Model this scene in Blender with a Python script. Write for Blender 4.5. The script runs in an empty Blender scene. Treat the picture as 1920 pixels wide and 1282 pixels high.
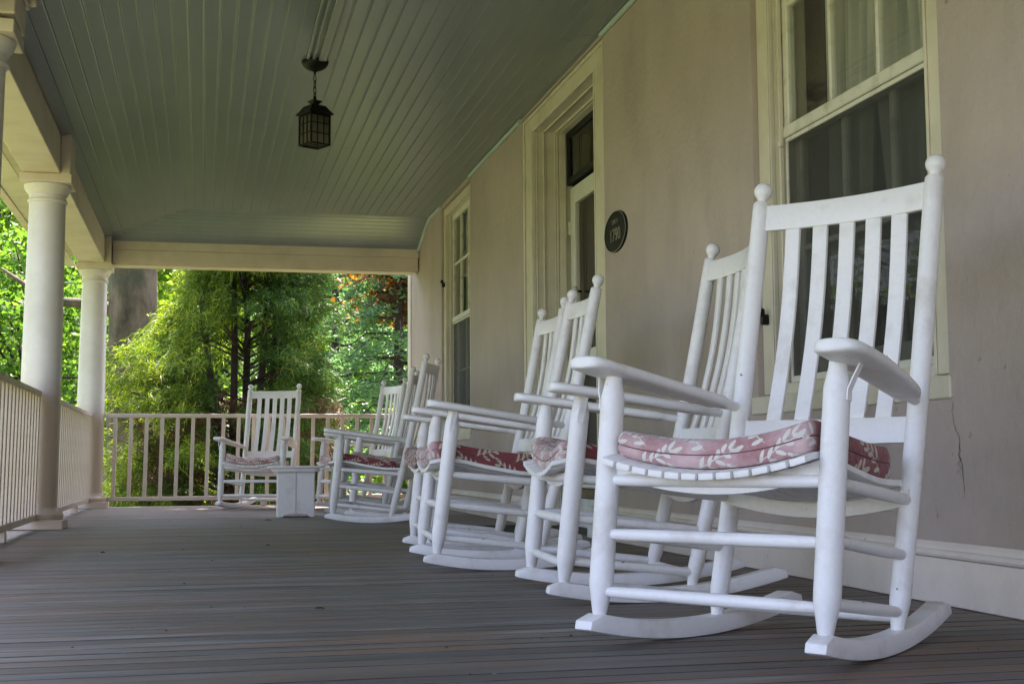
import bpy, bmesh, math, random
import numpy as np
from mathutils import Vector, Matrix
random.seed(7); RNG = np.random.default_rng(7)
S = bpy.context.scene
COL = S.collection
R_ = math.radians

# ------------------------------------------------------------------ camera, world, sun, exposure
H = 0.4231
cam_d = bpy.data.cameras.new('camera'); cam = bpy.data.objects.new('camera', cam_d); COL.objects.link(cam)
cam_d.sensor_width = 36; cam_d.lens = 2494.7/1920*36; cam_d.clip_end = 2000; cam_d.clip_start = 0.05
RX = Vector((0.97415499, -0.22578737, -0.0064898)); UX = Vector((-0.0136635, -0.08758074, 0.99606371)); FX = Vector((0.22546698, 0.97023177, 0.08840226))
m = Matrix((RX, UX, -FX)).transposed().to_4x4(); m.translation = Vector((0, 0, H)); cam.matrix_world = m
S.camera = cam
SUN_AZ, SUN_EL = R_(14), R_(66)          # azimuth from +Y towards +X
w = bpy.data.worlds.new('World'); S.world = w; w.use_nodes = True
nt = w.node_tree; bg = nt.nodes['Background']
sky = nt.nodes.new('ShaderNodeTexSky'); sky.sky_type = 'NISHITA'; sky.sun_disc = False
sky.sun_elevation = SUN_EL; sky.sun_rotation = SUN_AZ; sky.air_density = 1.0; sky.dust_density = 2.5; sky.ozone_density = 1.0
nt.links.new(sky.outputs[0], bg.inputs[0]); bg.inputs[1].default_value = 0.15
sl = bpy.data.lights.new('sun', 'SUN'); so = bpy.data.objects.new('sun', sl); COL.objects.link(so)
sl.energy = 5.0; sl.angle = R_(0.5); sl.color = (1.0, .95, .86)
sd = Vector((math.sin(SUN_AZ)*math.cos(SUN_EL), math.cos(SUN_AZ)*math.cos(SUN_EL), math.sin(SUN_EL)))
so.rotation_euler = (-sd).to_track_quat('-Z', 'Y').to_euler()
S.view_settings.view_transform = 'Standard'; S.view_settings.look = 'None'; S.view_settings.gamma = 1
S.view_settings.exposure = 2.6
S.view_settings.use_white_balance = True; S.view_settings.white_balance_temperature = 6900; S.view_settings.white_balance_tint = 25
S.render.engine = 'CYCLES'
S.cycles.max_bounces = 10; S.cycles.diffuse_bounces = 6; S.cycles.transparent_max_bounces = 12; S.cycles.transmission_bounces = 6

# ------------------------------------------------------------------ materials
def newmat(name):
    mt = bpy.data.materials.new(name); mt.use_nodes = True
    n = mt.node_tree.nodes; l = mt.node_tree.links
    return mt, n, l, n['Principled BSDF']
def noise(n, l, scale, detail=4, rough=.55, coord='Object', vec=None, stretch=None):
    if vec is None:
        tc = n.new('ShaderNodeTexCoord'); vec = tc.outputs[coord]
    if stretch:
        mp = n.new('ShaderNodeMapping'); mp.inputs['Scale'].default_value = stretch; l.new(vec, mp.inputs[0]); vec = mp.outputs[0]
    t = n.new('ShaderNodeTexNoise'); t.inputs['Scale'].default_value = scale; t.inputs['Detail'].default_value = detail
    t.inputs['Roughness'].default_value = rough; l.new(vec, t.inputs['Vector']); return t.outputs['Fac']
def ramp(n, l, fac, stops):
    r = n.new('ShaderNodeValToRGB'); e = r.color_ramp.elements
    while len(e) < len(stops): e.new(.5)
    for i, (p, c) in enumerate(stops): e[i].position = p; e[i].color = (*c, 1) if len(c) == 3 else c
    l.new(fac, r.inputs[0]); return r.outputs[0]
def mixc(n, l, fac, a, b, mode='MIX'):
    x = n.new('ShaderNodeMix'); x.data_type = 'RGBA'; x.blend_type = mode
    for s, v in ((0, fac), (6, a), (7, b)):
        if isinstance(v, (int, float)): x.inputs[s].default_value = v
        elif isinstance(v, tuple): x.inputs[s].default_value = (*v, 1)
        else: l.new(v, x.inputs[s])
    return x.outputs[2]
def bump(n, l, p, fac, st, dist=.01):
    b = n.new('ShaderNodeBump'); b.inputs['Strength'].default_value = st; b.inputs['Distance'].default_value = dist
    l.new(fac, b.inputs['Height']); l.new(b.outputs[0], p.inputs['Normal'])
def mathn(n, l, op, a, b=None, c=None):
    x = n.new('ShaderNodeMath'); x.operation = op
    for i, v in enumerate((a, b, c)):
        if v is None: continue
        if isinstance(v, (int, float)): x.inputs[i].default_value = v
        else: l.new(v, x.inputs[i])
    return x.outputs[0]
def painted(name, col, dirt, rough=.45, scale=6, amt=(.5, .78), bumpst=.15, coord='Object', specks=True, chip=None, vary=False):
    mt, n, l, p = newmat(name)
    f = noise(n, l, scale, 6, .6, coord)
    if vary:   # every copied part wears differently
        oi = n.new('ShaderNodeObjectInfo'); tc = n.new('ShaderNodeTexCoord'); vm = n.new('ShaderNodeVectorMath'); vm.operation = 'ADD'
        l.new(tc.outputs['Object'], vm.inputs[0]); cb = n.new('ShaderNodeCombineXYZ'); l.new(mathn(n, l, 'MULTIPLY', oi.outputs['Random'], 31), cb.inputs[0]); l.new(oi.outputs['Random'], cb.inputs[2]); l.new(cb.outputs[0], vm.inputs[1])
        f = noise(n, l, scale, 7, .68, vec=vm.outputs[0])
    c = ramp(n, l, f, [(0, col), (amt[0], col), (amt[1], dirt)])
    f2 = noise(n, l, scale*14, 3, .6, coord)
    c = mixc(n, l, ramp(n, l, f2, [(.3, (0, 0, 0)), (.75, (.35, .35, .35))]), c, tuple(x*.86 for x in col))
    if specks:
        f3 = noise(n, l, scale*9, 2, .5, coord)
        c = mixc(n, l, ramp(n, l, f3, [(.765, (0, 0, 0)), (.78, (1, 1, 1))]), c, chip or (.22, .19, .16))
    l.new(c, p.inputs['Base Color']); p.inputs['Roughness'].default_value = rough
    bump(n, l, p, noise(n, l, scale*8, 4, .6, coord), bumpst, .004)
    return mt
M = {}
M['chair'] = painted('white_chair_paint', (.82, .80, .81), (.52, .47, .42), .42, 6, (.52, .80), .35, vary=True)
M['trim'] = painted('cream_trim_paint', (.66, .61, .49), (.50, .45, .34), .5, 5, (.45, .8))
M['beam'] = painted('cream_beam_paint', (.70, .60, .50), (.52, .44, .35), .5, 4, (.42, .8))
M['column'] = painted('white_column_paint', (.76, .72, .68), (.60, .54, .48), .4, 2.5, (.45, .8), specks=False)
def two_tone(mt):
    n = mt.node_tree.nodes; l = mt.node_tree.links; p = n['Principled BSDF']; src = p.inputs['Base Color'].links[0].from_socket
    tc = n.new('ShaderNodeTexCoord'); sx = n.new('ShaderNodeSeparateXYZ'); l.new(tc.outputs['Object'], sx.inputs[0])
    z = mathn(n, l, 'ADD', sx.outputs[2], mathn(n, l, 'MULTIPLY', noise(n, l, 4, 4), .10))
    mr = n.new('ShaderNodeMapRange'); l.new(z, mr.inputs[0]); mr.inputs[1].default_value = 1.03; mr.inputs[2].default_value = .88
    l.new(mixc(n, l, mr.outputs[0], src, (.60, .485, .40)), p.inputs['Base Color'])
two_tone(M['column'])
M['rail'] = painted('cream_rail_paint', (.66, .55, .455), (.50, .41, .33), .45, 6, (.45, .8))
M['base'] = painted('baseboard_paint', (.70, .62, .57), (.55, .48, .42), .5, 5, (.45, .8))
M['sash'] = painted('sash_paint', (.70, .69, .60), (.40, .38, .30), .45, 12, (.5, .75), chip=(.25, .22, .17))
M['teal'] = painted('pale_teal_trim', (.42, .52, .50), (.35, .42, .40), .5, 5, (.45, .8))
M['stepw'] = painted('white_step_paint', (.68, .70, .70), (.45, .44, .40), .5, 9, (.45, .75))
M['doorp'] = painted('white_door_paint', (.72, .73, .68), (.60, .60, .54), .45, 5, (.5, .8))
def ceil_mat():
    mt, n, l, p = newmat('grey_teal_ceiling_paint')
    tc = n.new('ShaderNodeTexCoord'); oi = n.new('ShaderNodeObjectInfo')
    f = noise(n, l, 1.6, 5, .6, vec=tc.outputs['Object'], stretch=(3, .6, 3))
    c = ramp(n, l, f, [(.3, (.152, .188, .206)), (.7, (.198, .236, .255))])
    c = mixc(n, l, mathn(n, l, 'MULTIPLY', oi.outputs['Random'], .35), c, (.150, .182, .198))
    l.new(c, p.inputs['Base Color']); p.inputs['Roughness'].default_value = .31; p.inputs['Specular IOR Level'].default_value = .85
    bump(n, l, p, noise(n, l, 9, 4, .6, vec=tc.outputs['Object'], stretch=(4, .7, 4)), .25, .004); return mt
M['ceiling'] = ceil_mat()
def floor_mat():
    mt, n, l, p = newmat('worn_grey_deck_paint')
    tc = n.new('ShaderNodeTexCoord'); oi = n.new('ShaderNodeObjectInfo'); ge = n.new('ShaderNodeNewGeometry')
    v = n.new('ShaderNodeVectorMath'); v.operation = 'ADD'; l.new(ge.outputs['Position'], v.inputs[0])
    cb = n.new('ShaderNodeCombineXYZ'); l.new(mathn(n, l, 'MULTIPLY', oi.outputs['Random'], 40), cb.inputs[0]); l.new(cb.outputs[0], v.inputs[1])
    f = noise(n, l, 1.0, 6, .65, vec=v.outputs[0], stretch=(1.3, 22, 1))
    big = noise(n, l, .9, 4, .6, vec=ge.outputs['Position'])
    c = ramp(n, l, f, [(.36, (.104, .099, .097)), (.5, (.190, .180, .174)), (.64, (.335, .313, .292))])
    brown = ramp(n, l, noise(n, l, 1.3, 7, .7, vec=v.outputs[0], stretch=(1.1, 10, 1)), [(.43, (0, 0, 0)), (.58, (1, 1, 1))])
    bm = mathn(n, l, 'MULTIPLY', brown, ramp(n, l, big, [(.38, (.15,)*3), (.56, (1,)*3)]))
    c = mixc(n, l, bm, c, (.245, .150, .104))
    c = mixc(n, l, mathn(n, l, 'MULTIPLY', ramp(n, l, noise(n, l, .7, 3, .6, vec=v.outputs[0], stretch=(1, 8, 1)), [(.52, (0,)*3), (.75, (1,)*3)]), .5), c, (.18, .18, .125))
    c = mixc(n, l, mathn(n, l, 'MULTIPLY', mathn(n, l, 'POWER', oi.outputs['Random'], 1.6), .6), c, (.092, .088, .088))
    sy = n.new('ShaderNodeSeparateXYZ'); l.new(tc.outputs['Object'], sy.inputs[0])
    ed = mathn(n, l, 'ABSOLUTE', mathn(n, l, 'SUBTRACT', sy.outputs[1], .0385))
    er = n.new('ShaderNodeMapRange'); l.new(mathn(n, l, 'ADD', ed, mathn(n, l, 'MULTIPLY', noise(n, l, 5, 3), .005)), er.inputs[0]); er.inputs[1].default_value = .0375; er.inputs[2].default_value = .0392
    c = mixc(n, l, mathn(n, l, 'MULTIPLY', er.outputs[0], .88), c, (.022, .019, .018))  # joint dirt, with the shade of cupped edges put into the colour
    sp = ramp(n, l, noise(n, l, 38, 2, .5, vec=v.outputs[0], stretch=(.5, 1, 1)), [(.73, (0,)*3), (.76, (1,)*3)])
    c = mixc(n, l, sp, c, (.34, .30, .27))
    l.new(c, p.inputs['Base Color'])
    l.new(ramp(n, l, f, [(.35, (.45,)*3), (.65, (.68,)*3)]), p.inputs['Roughness'])
    p.inputs['Specular IOR Level'].default_value = .35
    bump(n, l, p, noise(n, l, 3, 6, .7, vec=v.outputs[0], stretch=(2, 30, 1)), .5, .006); return mt
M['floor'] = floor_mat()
def stucco():
    mt, n, l, p = newmat('taupe_stucco')
    f = noise(n, l, 1.1, 6, .65)
    c = ramp(n, l, f, [(.34, (.395, .322, .292)), (.66, (.490, .405, .368))])
    st = noise(n, l, 1.5, 5, .6, stretch=(1, 2.2, .7))
    c = mixc(n, l, ramp(n, l, st, [(.5, (0,)*3), (.7, (.3,)*3)]), c, (.26, .225, .205))
    pit = noise(n, l, 22, 3, .6)
    c = mixc(n, l, ramp(n, l, pit, [(.70, (0,)*3), (.76, (.8,)*3)]), c, (.24, .17, .15))
    l.new(c, p.inputs['Base Color']); p.inputs['Roughness'].default_value = .62
    a = noise(n, l, 34, 5, .6); b = noise(n, l, 5, 5, .6, stretch=(1, 1.2, .8))
    sz = n.new('ShaderNodeSeparateXYZ'); tcc = n.new('ShaderNodeTexCoord'); l.new(tcc.outputs['Object'], sz.inputs[0])
    zz = mathn(n, l, 'ADD', sz.outputs[2], mathn(n, l, 'MULTIPLY', noise(n, l, 5, 5), .5))
    mr = n.new('ShaderNodeMapRange'); l.new(zz, mr.inputs[0]); mr.inputs[1].default_value = .75; mr.inputs[2].default_value = .35; mr.inputs[4].default_value = .22
    l.new(mixc(n, l, mr.outputs[0], c, (.25, .215, .195)), p.inputs['Base Color'])
    bump(n, l, p, mathn(n, l, 'ADD', mathn(n, l, 'MULTIPLY', a, .7), b), .5, .012); return mt
M['stucco'] = stucco()
def glass_mat(name, refl=.10):
    mt, n, l, p = newmat(name); n.remove(p)
    tr = n.new('ShaderNodeBsdfTransparent'); tr.inputs[0].default_value = (.93, .94, .93, 1)
    gl = n.new('ShaderNodeBsdfGlossy'); gl.inputs['Roughness'].default_value = .015
    fr = n.new('ShaderNodeFresnel'); fr.inputs[0].default_value = 1.5
    b = n.new('ShaderNodeBump'); b.inputs['Strength'].default_value = .12; b.inputs['Distance'].default_value = .01
    l.new(noise(n, l, 2.2, 2, .5), b.inputs['Height']); l.new(b.outputs[0], gl.inputs['Normal'])
    mx = n.new('ShaderNodeMixShader'); ge = n.new('ShaderNodeNewGeometry'); l.new(mathn(n, l, 'MULTIPLY', mathn(n, l, 'MAXIMUM', fr.outputs[0], refl), mathn(n, l, 'SUBTRACT', 1.0, ge.outputs['Backfacing'])), mx.inputs[0]); l.new(tr.outputs[0], mx.inputs[1]); l.new(gl.outputs[0], mx.inputs[2])
    l.new(mx.outputs[0], n['Material Output'].inputs[0]); return mt
M['glass'] = glass_mat('window_glass', .07)
def screen_mat():
    mt, n, l, p = newmat('insect_screen'); 
    p.inputs['Base Color'].default_value = (.045, .048, .05, 1); p.inputs['Roughness'].default_value = .6
    tr = n.new('ShaderNodeBsdfTransparent'); mx = n.new('ShaderNodeMixShader'); mx.inputs[0].default_value = .40
    l.new(tr.outputs[0], mx.inputs[1]); l.new(p.outputs[0], mx.inputs[2]); l.new(mx.outputs[0], n['Material Output'].inputs[0]); return mt
M['screen'] = screen_mat()
def simple(name, col, rough=.5, var=.2, scale=8, metal=0, bst=.1):
    mt, n, l, p = newmat(name)
    f = noise(n, l, scale, 4)
    l.new(ramp(n, l, f, [(.3, tuple(c*(1-var) for c in col)), (.7, tuple(c*(1+var) for c in col))]), p.inputs['Base Color'])
    p.inputs['Roughness'].default_value = rough; p.inputs['Metallic'].default_value = metal
    bump(n, l, p, noise(n, l, scale*5, 3), bst, .004); return mt
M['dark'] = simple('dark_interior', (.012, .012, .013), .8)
M['black'] = simple('black_metal', (.006, .0055, .005), .5, .3, 20, 0); M['black'].node_tree.nodes['Principled BSDF'].inputs['Specular IOR Level'].default_value = .25
M['plaque'] = simple('black_plaque', (.004, .0045, .0045), .6, .3, 14, 0); M['plaque'].node_tree.nodes['Principled BSDF'].inputs['Specular IOR Level'].default_value = .25
M['plaqueedge'] = simple('worn_plaque_edge', (.20, .185, .15), .5, .3, 14, 0)
M['mat'] = simple('black_doormat', (.014, .014, .016), .95, .4, 60, 0, .8)
M['brownwood'] = simple('brown_threshold_wood', (.13, .09, .05), .6, .3, 10)
M['brass'] = simple('rusty_latch', (.10, .055, .03), .5, .4, 30, .3)
M['roof'] = simple('roof_shingle', (.10, .10, .10), .9)
M['crack'] = simple('crack_dark', (.12, .085, .075), .9)
M['dirt'] = simple('dead_leaf', (.06, .035, .02), .8, .4, 40)
def curtain_mat():
    mt, n, l, p = newmat('sheer_curtain')
    p.inputs['Base Color'].default_value = (.50, .53, .47, 1); p.inputs['Roughness'].default_value = .9
    tc = n.new('ShaderNodeTexCoord')
    f = noise(n, l, 6, 3, .5, vec=tc.outputs['Object'], stretch=(1, 4, .15))
    l.new(ramp(n, l, f, [(.3, (.33, .34, .31)), (.7, (.56, .56, .50))]), p.inputs['Base Color']); return mt
M['curtain'] = curtain_mat()
def amber():
    mt, n, l, p = newmat('amber_lamp_glass')
    l.new(ramp(n, l, noise(n, l, 14, 3), [(.3, (.14, .14, .12)), (.7, (.24, .24, .20))]), p.inputs['Base Color'])
    p.inputs['Roughness'].default_value = .25
    tr = n.new('ShaderNodeBsdfTranslucent'); tr.inputs[0].default_value = (.52, .51, .44, 1)
    t2 = n.new('ShaderNodeBsdfTransparent'); t2.inputs[0].default_value = (.74, .73, .66, 1)
    m1 = n.new('ShaderNodeMixShader'); m1.inputs[0].default_value = .62; l.new(tr.outputs[0], m1.inputs[1]); l.new(t2.outputs[0], m1.inputs[2])
    m2 = n.new('ShaderNodeMixShader'); m2.inputs[0].default_value = .35; l.new(m1.outputs[0], m2.inputs[1]); l.new(p.outputs[0], m2.inputs[2])
    l.new(m2.outputs[0], n['Material Output'].inputs[0]); return mt
M['amber'] = amber()

def cushion_mat(name, front_pale):
    """printed leaf sprays: every leaf a rotated ellipse in a repeating cell of the UV map (metres)"""
    mt, n, l, p = newmat(name)
    uv = n.new('ShaderNodeUVMap'); tc = n.new('ShaderNodeTexCoord')
    wob = n.new('ShaderNodeTexNoise'); wob.inputs['Scale'].default_value = 9; l.new(uv.outputs[0], wob.inputs['Vector'])
    sub = n.new('ShaderNodeVectorMath'); sub.operation = 'MULTIPLY_ADD'; l.new(wob.outputs['Color'], sub.inputs[0])
    sub.inputs[1].default_value = (.022,)*3
    oi = n.new('ShaderNodeObjectInfo'); sh = n.new('ShaderNodeVectorMath'); sh.operation = 'ADD'; cbx = n.new('ShaderNodeCombineXYZ')
    l.new(oi.outputs['Random'], cbx.inputs[0]); l.new(mathn(n, l, 'MULTIPLY', oi.outputs['Random'], 3.7), cbx.inputs[1]); l.new(uv.outputs[0], sh.inputs[0]); l.new(cbx.outputs[0], sh.inputs[1]); l.new(sh.outputs[0], sub.inputs[2])
    CW, CH = .152, .108
    def cell(ox, oy):
        a = n.new('ShaderNodeVectorMath'); a.operation = 'ADD'; a.inputs[1].default_value = (ox, oy, 0); l.new(sub.outputs[0], a.inputs[0])
        w_ = n.new('ShaderNodeVectorMath'); w_.operation = 'WRAP'; w_.inputs[1].default_value = (CW/2, CH/2, 1); w_.inputs[2].default_value = (-CW/2, -CH/2, -1)
        l.new(a.outputs[0], w_.inputs[0]); return w_.outputs[0]
    def ell(src, cx, cy, ang, la, lb):
        mp = n.new('ShaderNodeMapping'); mp.vector_type = 'TEXTURE'
        mp.inputs['Location'].default_value = (cx, cy, 0); mp.inputs['Rotation'].default_value = (0, 0, ang); mp.inputs['Scale'].default_value = (la, lb, 1)
        l.new(src, mp.inputs[0]); f = n.new('ShaderNodeVectorMath'); f.operation = 'MULTIPLY'; f.inputs[1].default_value = (1, 1, 0); l.new(mp.outputs[0], f.inputs[0])
        d = n.new('ShaderNodeVectorMath'); d.operation = 'LENGTH'; l.new(f.outputs[0], d.inputs[0]); return d.outputs['Value']
    ds = []
    for (ox, oy, rot, sc) in ((0, 0, .35, .80), (CW/2, CH/2, 2.5, .76)):
        src = cell(ox, oy)
        c_, s_ = math.cos(rot), math.sin(rot)
        for k in range(5):
            t = -.062+k*.027*1.0; cy = .010*math.sin(t*40)
            for sgn in (-1, 1):
                if k == 0 and sgn < 0: continue
                ang = sgn*(.85-.05*k); L_ = .0185*(1-.06*k)
                x = t+math.cos(ang)*L_*1.05; y = cy+math.sin(ang)*L_*1.15
                ds.append(ell(src, (x*c_-y*s_)*sc, (x*s_+y*c_)*sc, rot+ang, L_*sc, .0062*sc))
        ds.append(ell(src, (.072*c_)*sc, (.072*s_)*sc, rot, .017*sc, .006*sc))
        ds.append(ell(src, 0, 0, rot, .075*sc, .0013))
    cur = ds[0]
    for d in ds[1:]: cur = mathn(n, l, 'MINIMUM', cur, d)
    leaf = mathn(n, l, 'LESS_THAN', cur, 1.0)
    red = ramp(n, l, noise(n, l, 12, 4), [(.3, (.185, .030, .036)), (.7, (.245, .045, .050))])
    pink = ramp(n, l, noise(n, l, 10, 5, .6), [(.38, (.40, .19, .205)), (.62, (.60, .42, .44))])
    lr = (.50, .44, .36); lp = (.66, .64, .60)
    sx = n.new('ShaderNodeSeparateXYZ'); l.new(tc.outputs['Object'], sx.inputs[0])
    # paler pink band along the front boxing
    y = mathn(n, l, 'ADD', sx.outputs[1], mathn(n, l, 'MULTIPLY', mathn(n, l, 'SUBTRACT', noise(n, l, 14, 4), .5), .03))
    mr = n.new('ShaderNodeMapRange'); l.new(y, mr.inputs[0]); mr.inputs[1].default_value = -.245; mr.inputs[2].default_value = -.285; mr.inputs[3].default_value = .05*front_pale; mr.inputs[4].default_value = front_pale
    base = mixc(n, l, mr.outputs[0], red, pink); lf = mixc(n, l, mr.outputs[0], lr, lp)
    l.new(mixc(n, l, leaf, base, lf), p.inputs['Base Color'])
    p.inputs['Roughness'].default_value = .75; p.inputs['Sheen Weight'].default_value = .35; p.inputs['Sheen Roughness'].default_value = .4
    wv = noise(n, l, 420, 2, .5); wr = noise(n, l, 16, 4, .55)
    bump(n, l, p, mathn(n, l, 'ADD', mathn(n, l, 'MULTIPLY', wv, .12), mathn(n, l, 'ADD', wr, mathn(n, l, 'MULTIPLY', noise(n, l, 34, 3, .5, stretch=(1, 1, 2.2)), .5))), .6, .016)
    return mt
M['cush_pink'] = cushion_mat('pale_front_leaf_print', 1.0)
M['cush_red'] = cushion_mat('red_leaf_print', .22)
M['seam'] = simple('seam_thread', (.16, .06, .065), .8)

def leaf_mat(name, c1, c2, c3, trans=.45, scale=1.2):
    mt, n, l, p = newmat(name)
    ge = n.new('ShaderNodeNewGeometry')
    f = mathn(n, l, 'ADD', mathn(n, l, 'MULTIPLY', ge.outputs['Random Per Island'], .55), mathn(n, l, 'MULTIPLY', noise(n, l, scale, 3), .6))
    c = ramp(n, l, f, [(.25, c1), (.55, c2), (.9, c3)])
    l.new(c, p.inputs['Base Color']); p.inputs['Roughness'].default_value = .5; p.inputs['Specular IOR Level'].default_value = .3
    tr = n.new('ShaderNodeBsdfTranslucent')
    l.new(mixc(n, l, 1.0, c, (1.5, 1.6, .7), 'MULTIPLY'), tr.inputs[0])
    mx = n.new('ShaderNodeMixShader'); mx.inputs[0].default_value = trans
    l.new(p.outputs[0], mx.inputs[1]); l.new(tr.outputs[0], mx.inputs[2]); l.new(mx.outputs[0], n['Material Output'].inputs[0]); return mt
M['maple'] = leaf_mat('maple_leaf', (.06, .13, .015), (.10, .21, .025), (.20, .32, .045), .6)
M['oak'] = leaf_mat('deep_green_leaf', (.035, .10, .016), (.065, .155, .024), (.13, .24, .045), .55)
M['lime'] = leaf_mat('lime_leaf', (.08, .16, .02), (.13, .23, .03), (.22, .31, .06), .55)
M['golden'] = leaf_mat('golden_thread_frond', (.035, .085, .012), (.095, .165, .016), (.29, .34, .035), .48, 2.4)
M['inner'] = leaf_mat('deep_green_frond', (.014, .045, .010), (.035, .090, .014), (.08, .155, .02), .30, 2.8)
M['blue'] = leaf_mat('blue_green_needle', (.045, .12, .065), (.08, .19, .10), (.15, .28, .15), .45)
M['copper'] = leaf_mat('copper_leaf', (.07, .035, .014), (.17, .065, .018), (.33, .15, .03), .5)
M['deadf'] = leaf_mat('dead_brown_frond', (.04, .018, .010), (.085, .035, .018), (.13, .065, .032), .15)
M['grass'] = leaf_mat('grass_blade', (.05, .11, .015), (.09, .17, .02), (.15, .23, .04), .4, .6)
M['bark'] = simple('dark_bark', (.035, .024, .018), .9, .4, 5, 0, .9)
def bigbark():
    mt, n, l, p = newmat('grey_brown_bark')
    f = noise(n, l, 3.2, 8, .7, stretch=(1, 1, .5))
    c = ramp(n, l, f, [(.36, (.05, .038, .025)), (.5, (.125, .090, .058)), (.64, (.19, .145, .10))])
    c = mixc(n, l, ramp(n, l, noise(n, l, 1.3, 5), [(.52, (0,)*3), (.66, (.8,)*3)]), c, (.05, .062, .035))
    l.new(c, p.inputs['Base Color']); p.inputs['Roughness'].default_value = .95
    bump(n, l, p, noise(n, l, 9, 8, .7, stretch=(1, 1, .35)), .8, .05); return mt
M['bigbark'] = bigbark()
def lawn():
    mt, n, l, p = newmat('lawn_ground')
    f = noise(n, l, .35, 6, .6); g = noise(n, l, 9, 5, .7)
    c = ramp(n, l, f, [(.35, (.085, .108, .032)), (.6, (.13, .168, .044))])
    c = mixc(n, l, ramp(n, l, g, [(.4, (0,)*3), (.7, (.6,)*3)]), c, (.11, .10, .05))
    l.new(c, p.inputs['Base Color']); p.inputs['Roughness'].default_value = .9; bump(n, l, p, g, .8, .05); return mt
M['lawn'] = lawn()

# ------------------------------------------------------------------ mesh helpers
def link(name, me, mat, parent=None, kind=None, smooth=None):
    o = bpy.data.objects.new(name, me); COL.objects.link(o)
    if mat is not None:
        me.materials.clear(); me.materials.append(mat)
    if parent: o.parent = parent
    if kind: o['kind'] = kind
    if smooth:
        me.polygons.foreach_set('use_smooth', [True]*len(me.polygons)); me.set_sharp_from_angle(angle=R_(smooth))
    return o
def tag(o, label=None, cat=None, group=None):
    if label: o['label'] = label
    if cat: o['category'] = cat
    if group: o['group'] = group
    return o
def empty(name, loc=(0, 0, 0), rot=(0, 0, 0)):
    o = bpy.data.objects.new(name, None); COL.objects.link(o); o.location = loc; o.rotation_euler = rot; o.empty_display_size = .2; return o
def copy_tree(o, parent=None):
    c = o.copy(); COL.objects.link(c)
    if parent: c.parent = parent
    for ch in list(o.children): copy_tree(ch, c)
    return c
def mesh(bm, name='m'):
    me = bpy.data.meshes.new(name); bm.normal_update(); bm.to_mesh(me); bm.free(); return me
def box(bm, x0, x1, y0, y1, z0, z1, bev=0.0, seg=1):
    r = bmesh.ops.create_cube(bm, size=1)
    vs = r['verts']
    for v in vs: v.co = Vector(((x0+x1)/2+v.co.x*(x1-x0), (y0+y1)/2+v.co.y*(y1-y0), (z0+z1)/2+v.co.z*(z1-z0)))
    if bev > 0:
        es = list({e for v in vs for e in v.link_edges})
        bmesh.ops.bevel(bm, geom=es, offset=bev, segments=seg, affect='EDGES', profile=.5)
    return vs
def boxme(x0, x1, y0, y1, z0, z1, bev=0.0, seg=1):
    bm = bmesh.new(); box(bm, x0, x1, y0, y1, z0, z1, bev, seg); return mesh(bm)
def obox(name, dims, mat, parent, bev=.003, seg=1, kind=None, smooth=None): return link(name, boxme(*dims, bev, seg), mat, parent, kind, smooth)
def tube(bm, pts, rads, seg=16, cap=True):
    """swept ring along points with a radius at each point"""
    pts = [Vector(p) for p in pts]; rings = []
    d0 = (pts[1]-pts[0]).normalized(); up = Vector((0, 0, 1)) if abs(d0.z) < .9 else Vector((1, 0, 0))
    a = d0.cross(up).normalized()
    for i, p in enumerate(pts):
        d = (pts[min(i+1, len(pts)-1)]-pts[max(i-1, 0)]).normalized()
        a = (a-d*a.dot(d)).normalized(); b = d.cross(a)
        rings.append([bm.verts.new(p+(a*math.cos(2*math.pi*k/seg)+b*math.sin(2*math.pi*k/seg))*rads[i]) for k in range(seg)])
    for r0, r1 in zip(rings, rings[1:]):
        for k in range(seg): bm.faces.new((r0[k], r0[(k+1) % seg], r1[(k+1) % seg], r1[k]))
    if cap:
        bm.faces.new(rings[0][::-1]); bm.faces.new(rings[-1])
def tubeme(pts, rads, seg=16):
    bm = bmesh.new(); tube(bm, pts, rads, seg); bmesh.ops.recalc_face_normals(bm, faces=bm.faces); return mesh(bm)
def lathe(bm, prof, seg=32, c=(0, 0)):
    rings = [[bm.verts.new((c[0]+r*math.cos(2*math.pi*k/seg), c[1]+r*math.sin(2*math.pi*k/seg), z)) for k in range(seg)] for r, z in prof]
    for r0, r1 in zip(rings, rings[1:]):
        for k in range(seg): bm.faces.new((r0[k], r0[(k+1) % seg], r1[(k+1) % seg], r1[k]))
    bm.faces.new(rings[0][::-1]); bm.faces.new(rings[-1])
def latheme(prof, seg=32, c=(0, 0)):
    bm = bmesh.new(); lathe(bm, prof, seg, c); bmesh.ops.recalc_face_normals(bm, faces=bm.faces); return mesh(bm)
def ribbon(secs, closed_caps=True, bev=0):
    """loft of equal-length closed sections"""
    bm = bmesh.new(); rings = [[bm.verts.new(p) for p in s] for s in secs]; n = len(rings[0])
    for r0, r1 in zip(rings, rings[1:]):
        for k in range(n): bm.faces.new((r0[k], r0[(k+1) % n], r1[(k+1) % n], r1[k]))
    bm.faces.new(rings[0][::-1]); bm.faces.new(rings[-1])
    bmesh.ops.recalc_face_normals(bm, faces=bm.faces)
    if bev:
        es = [e for e in bm.edges if len(e.link_faces) == 2 and e.calc_face_angle(0) > .9]
        bmesh.ops.bevel(bm, geom=es, offset=bev, segments=2, affect='EDGES', profile=.5)
    return mesh(bm)
def npmesh(name, V, F):
    """V (n,3), F (m,k) equal-size faces"""
    me = bpy.data.meshes.new(name); k = F.shape[1]
    me.vertices.add(len(V)); me.vertices.foreach_set('co', V.astype(np.float32).ravel())
    me.loops.add(F.size); me.loops.foreach_set('vertex_index', F.astype(np.int32).ravel())
    me.polygons.add(len(F)); me.polygons.foreach_set('loop_start', np.arange(0, F.size, k, dtype=np.int32))
    me.update(calc_edges=True); return me

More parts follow.
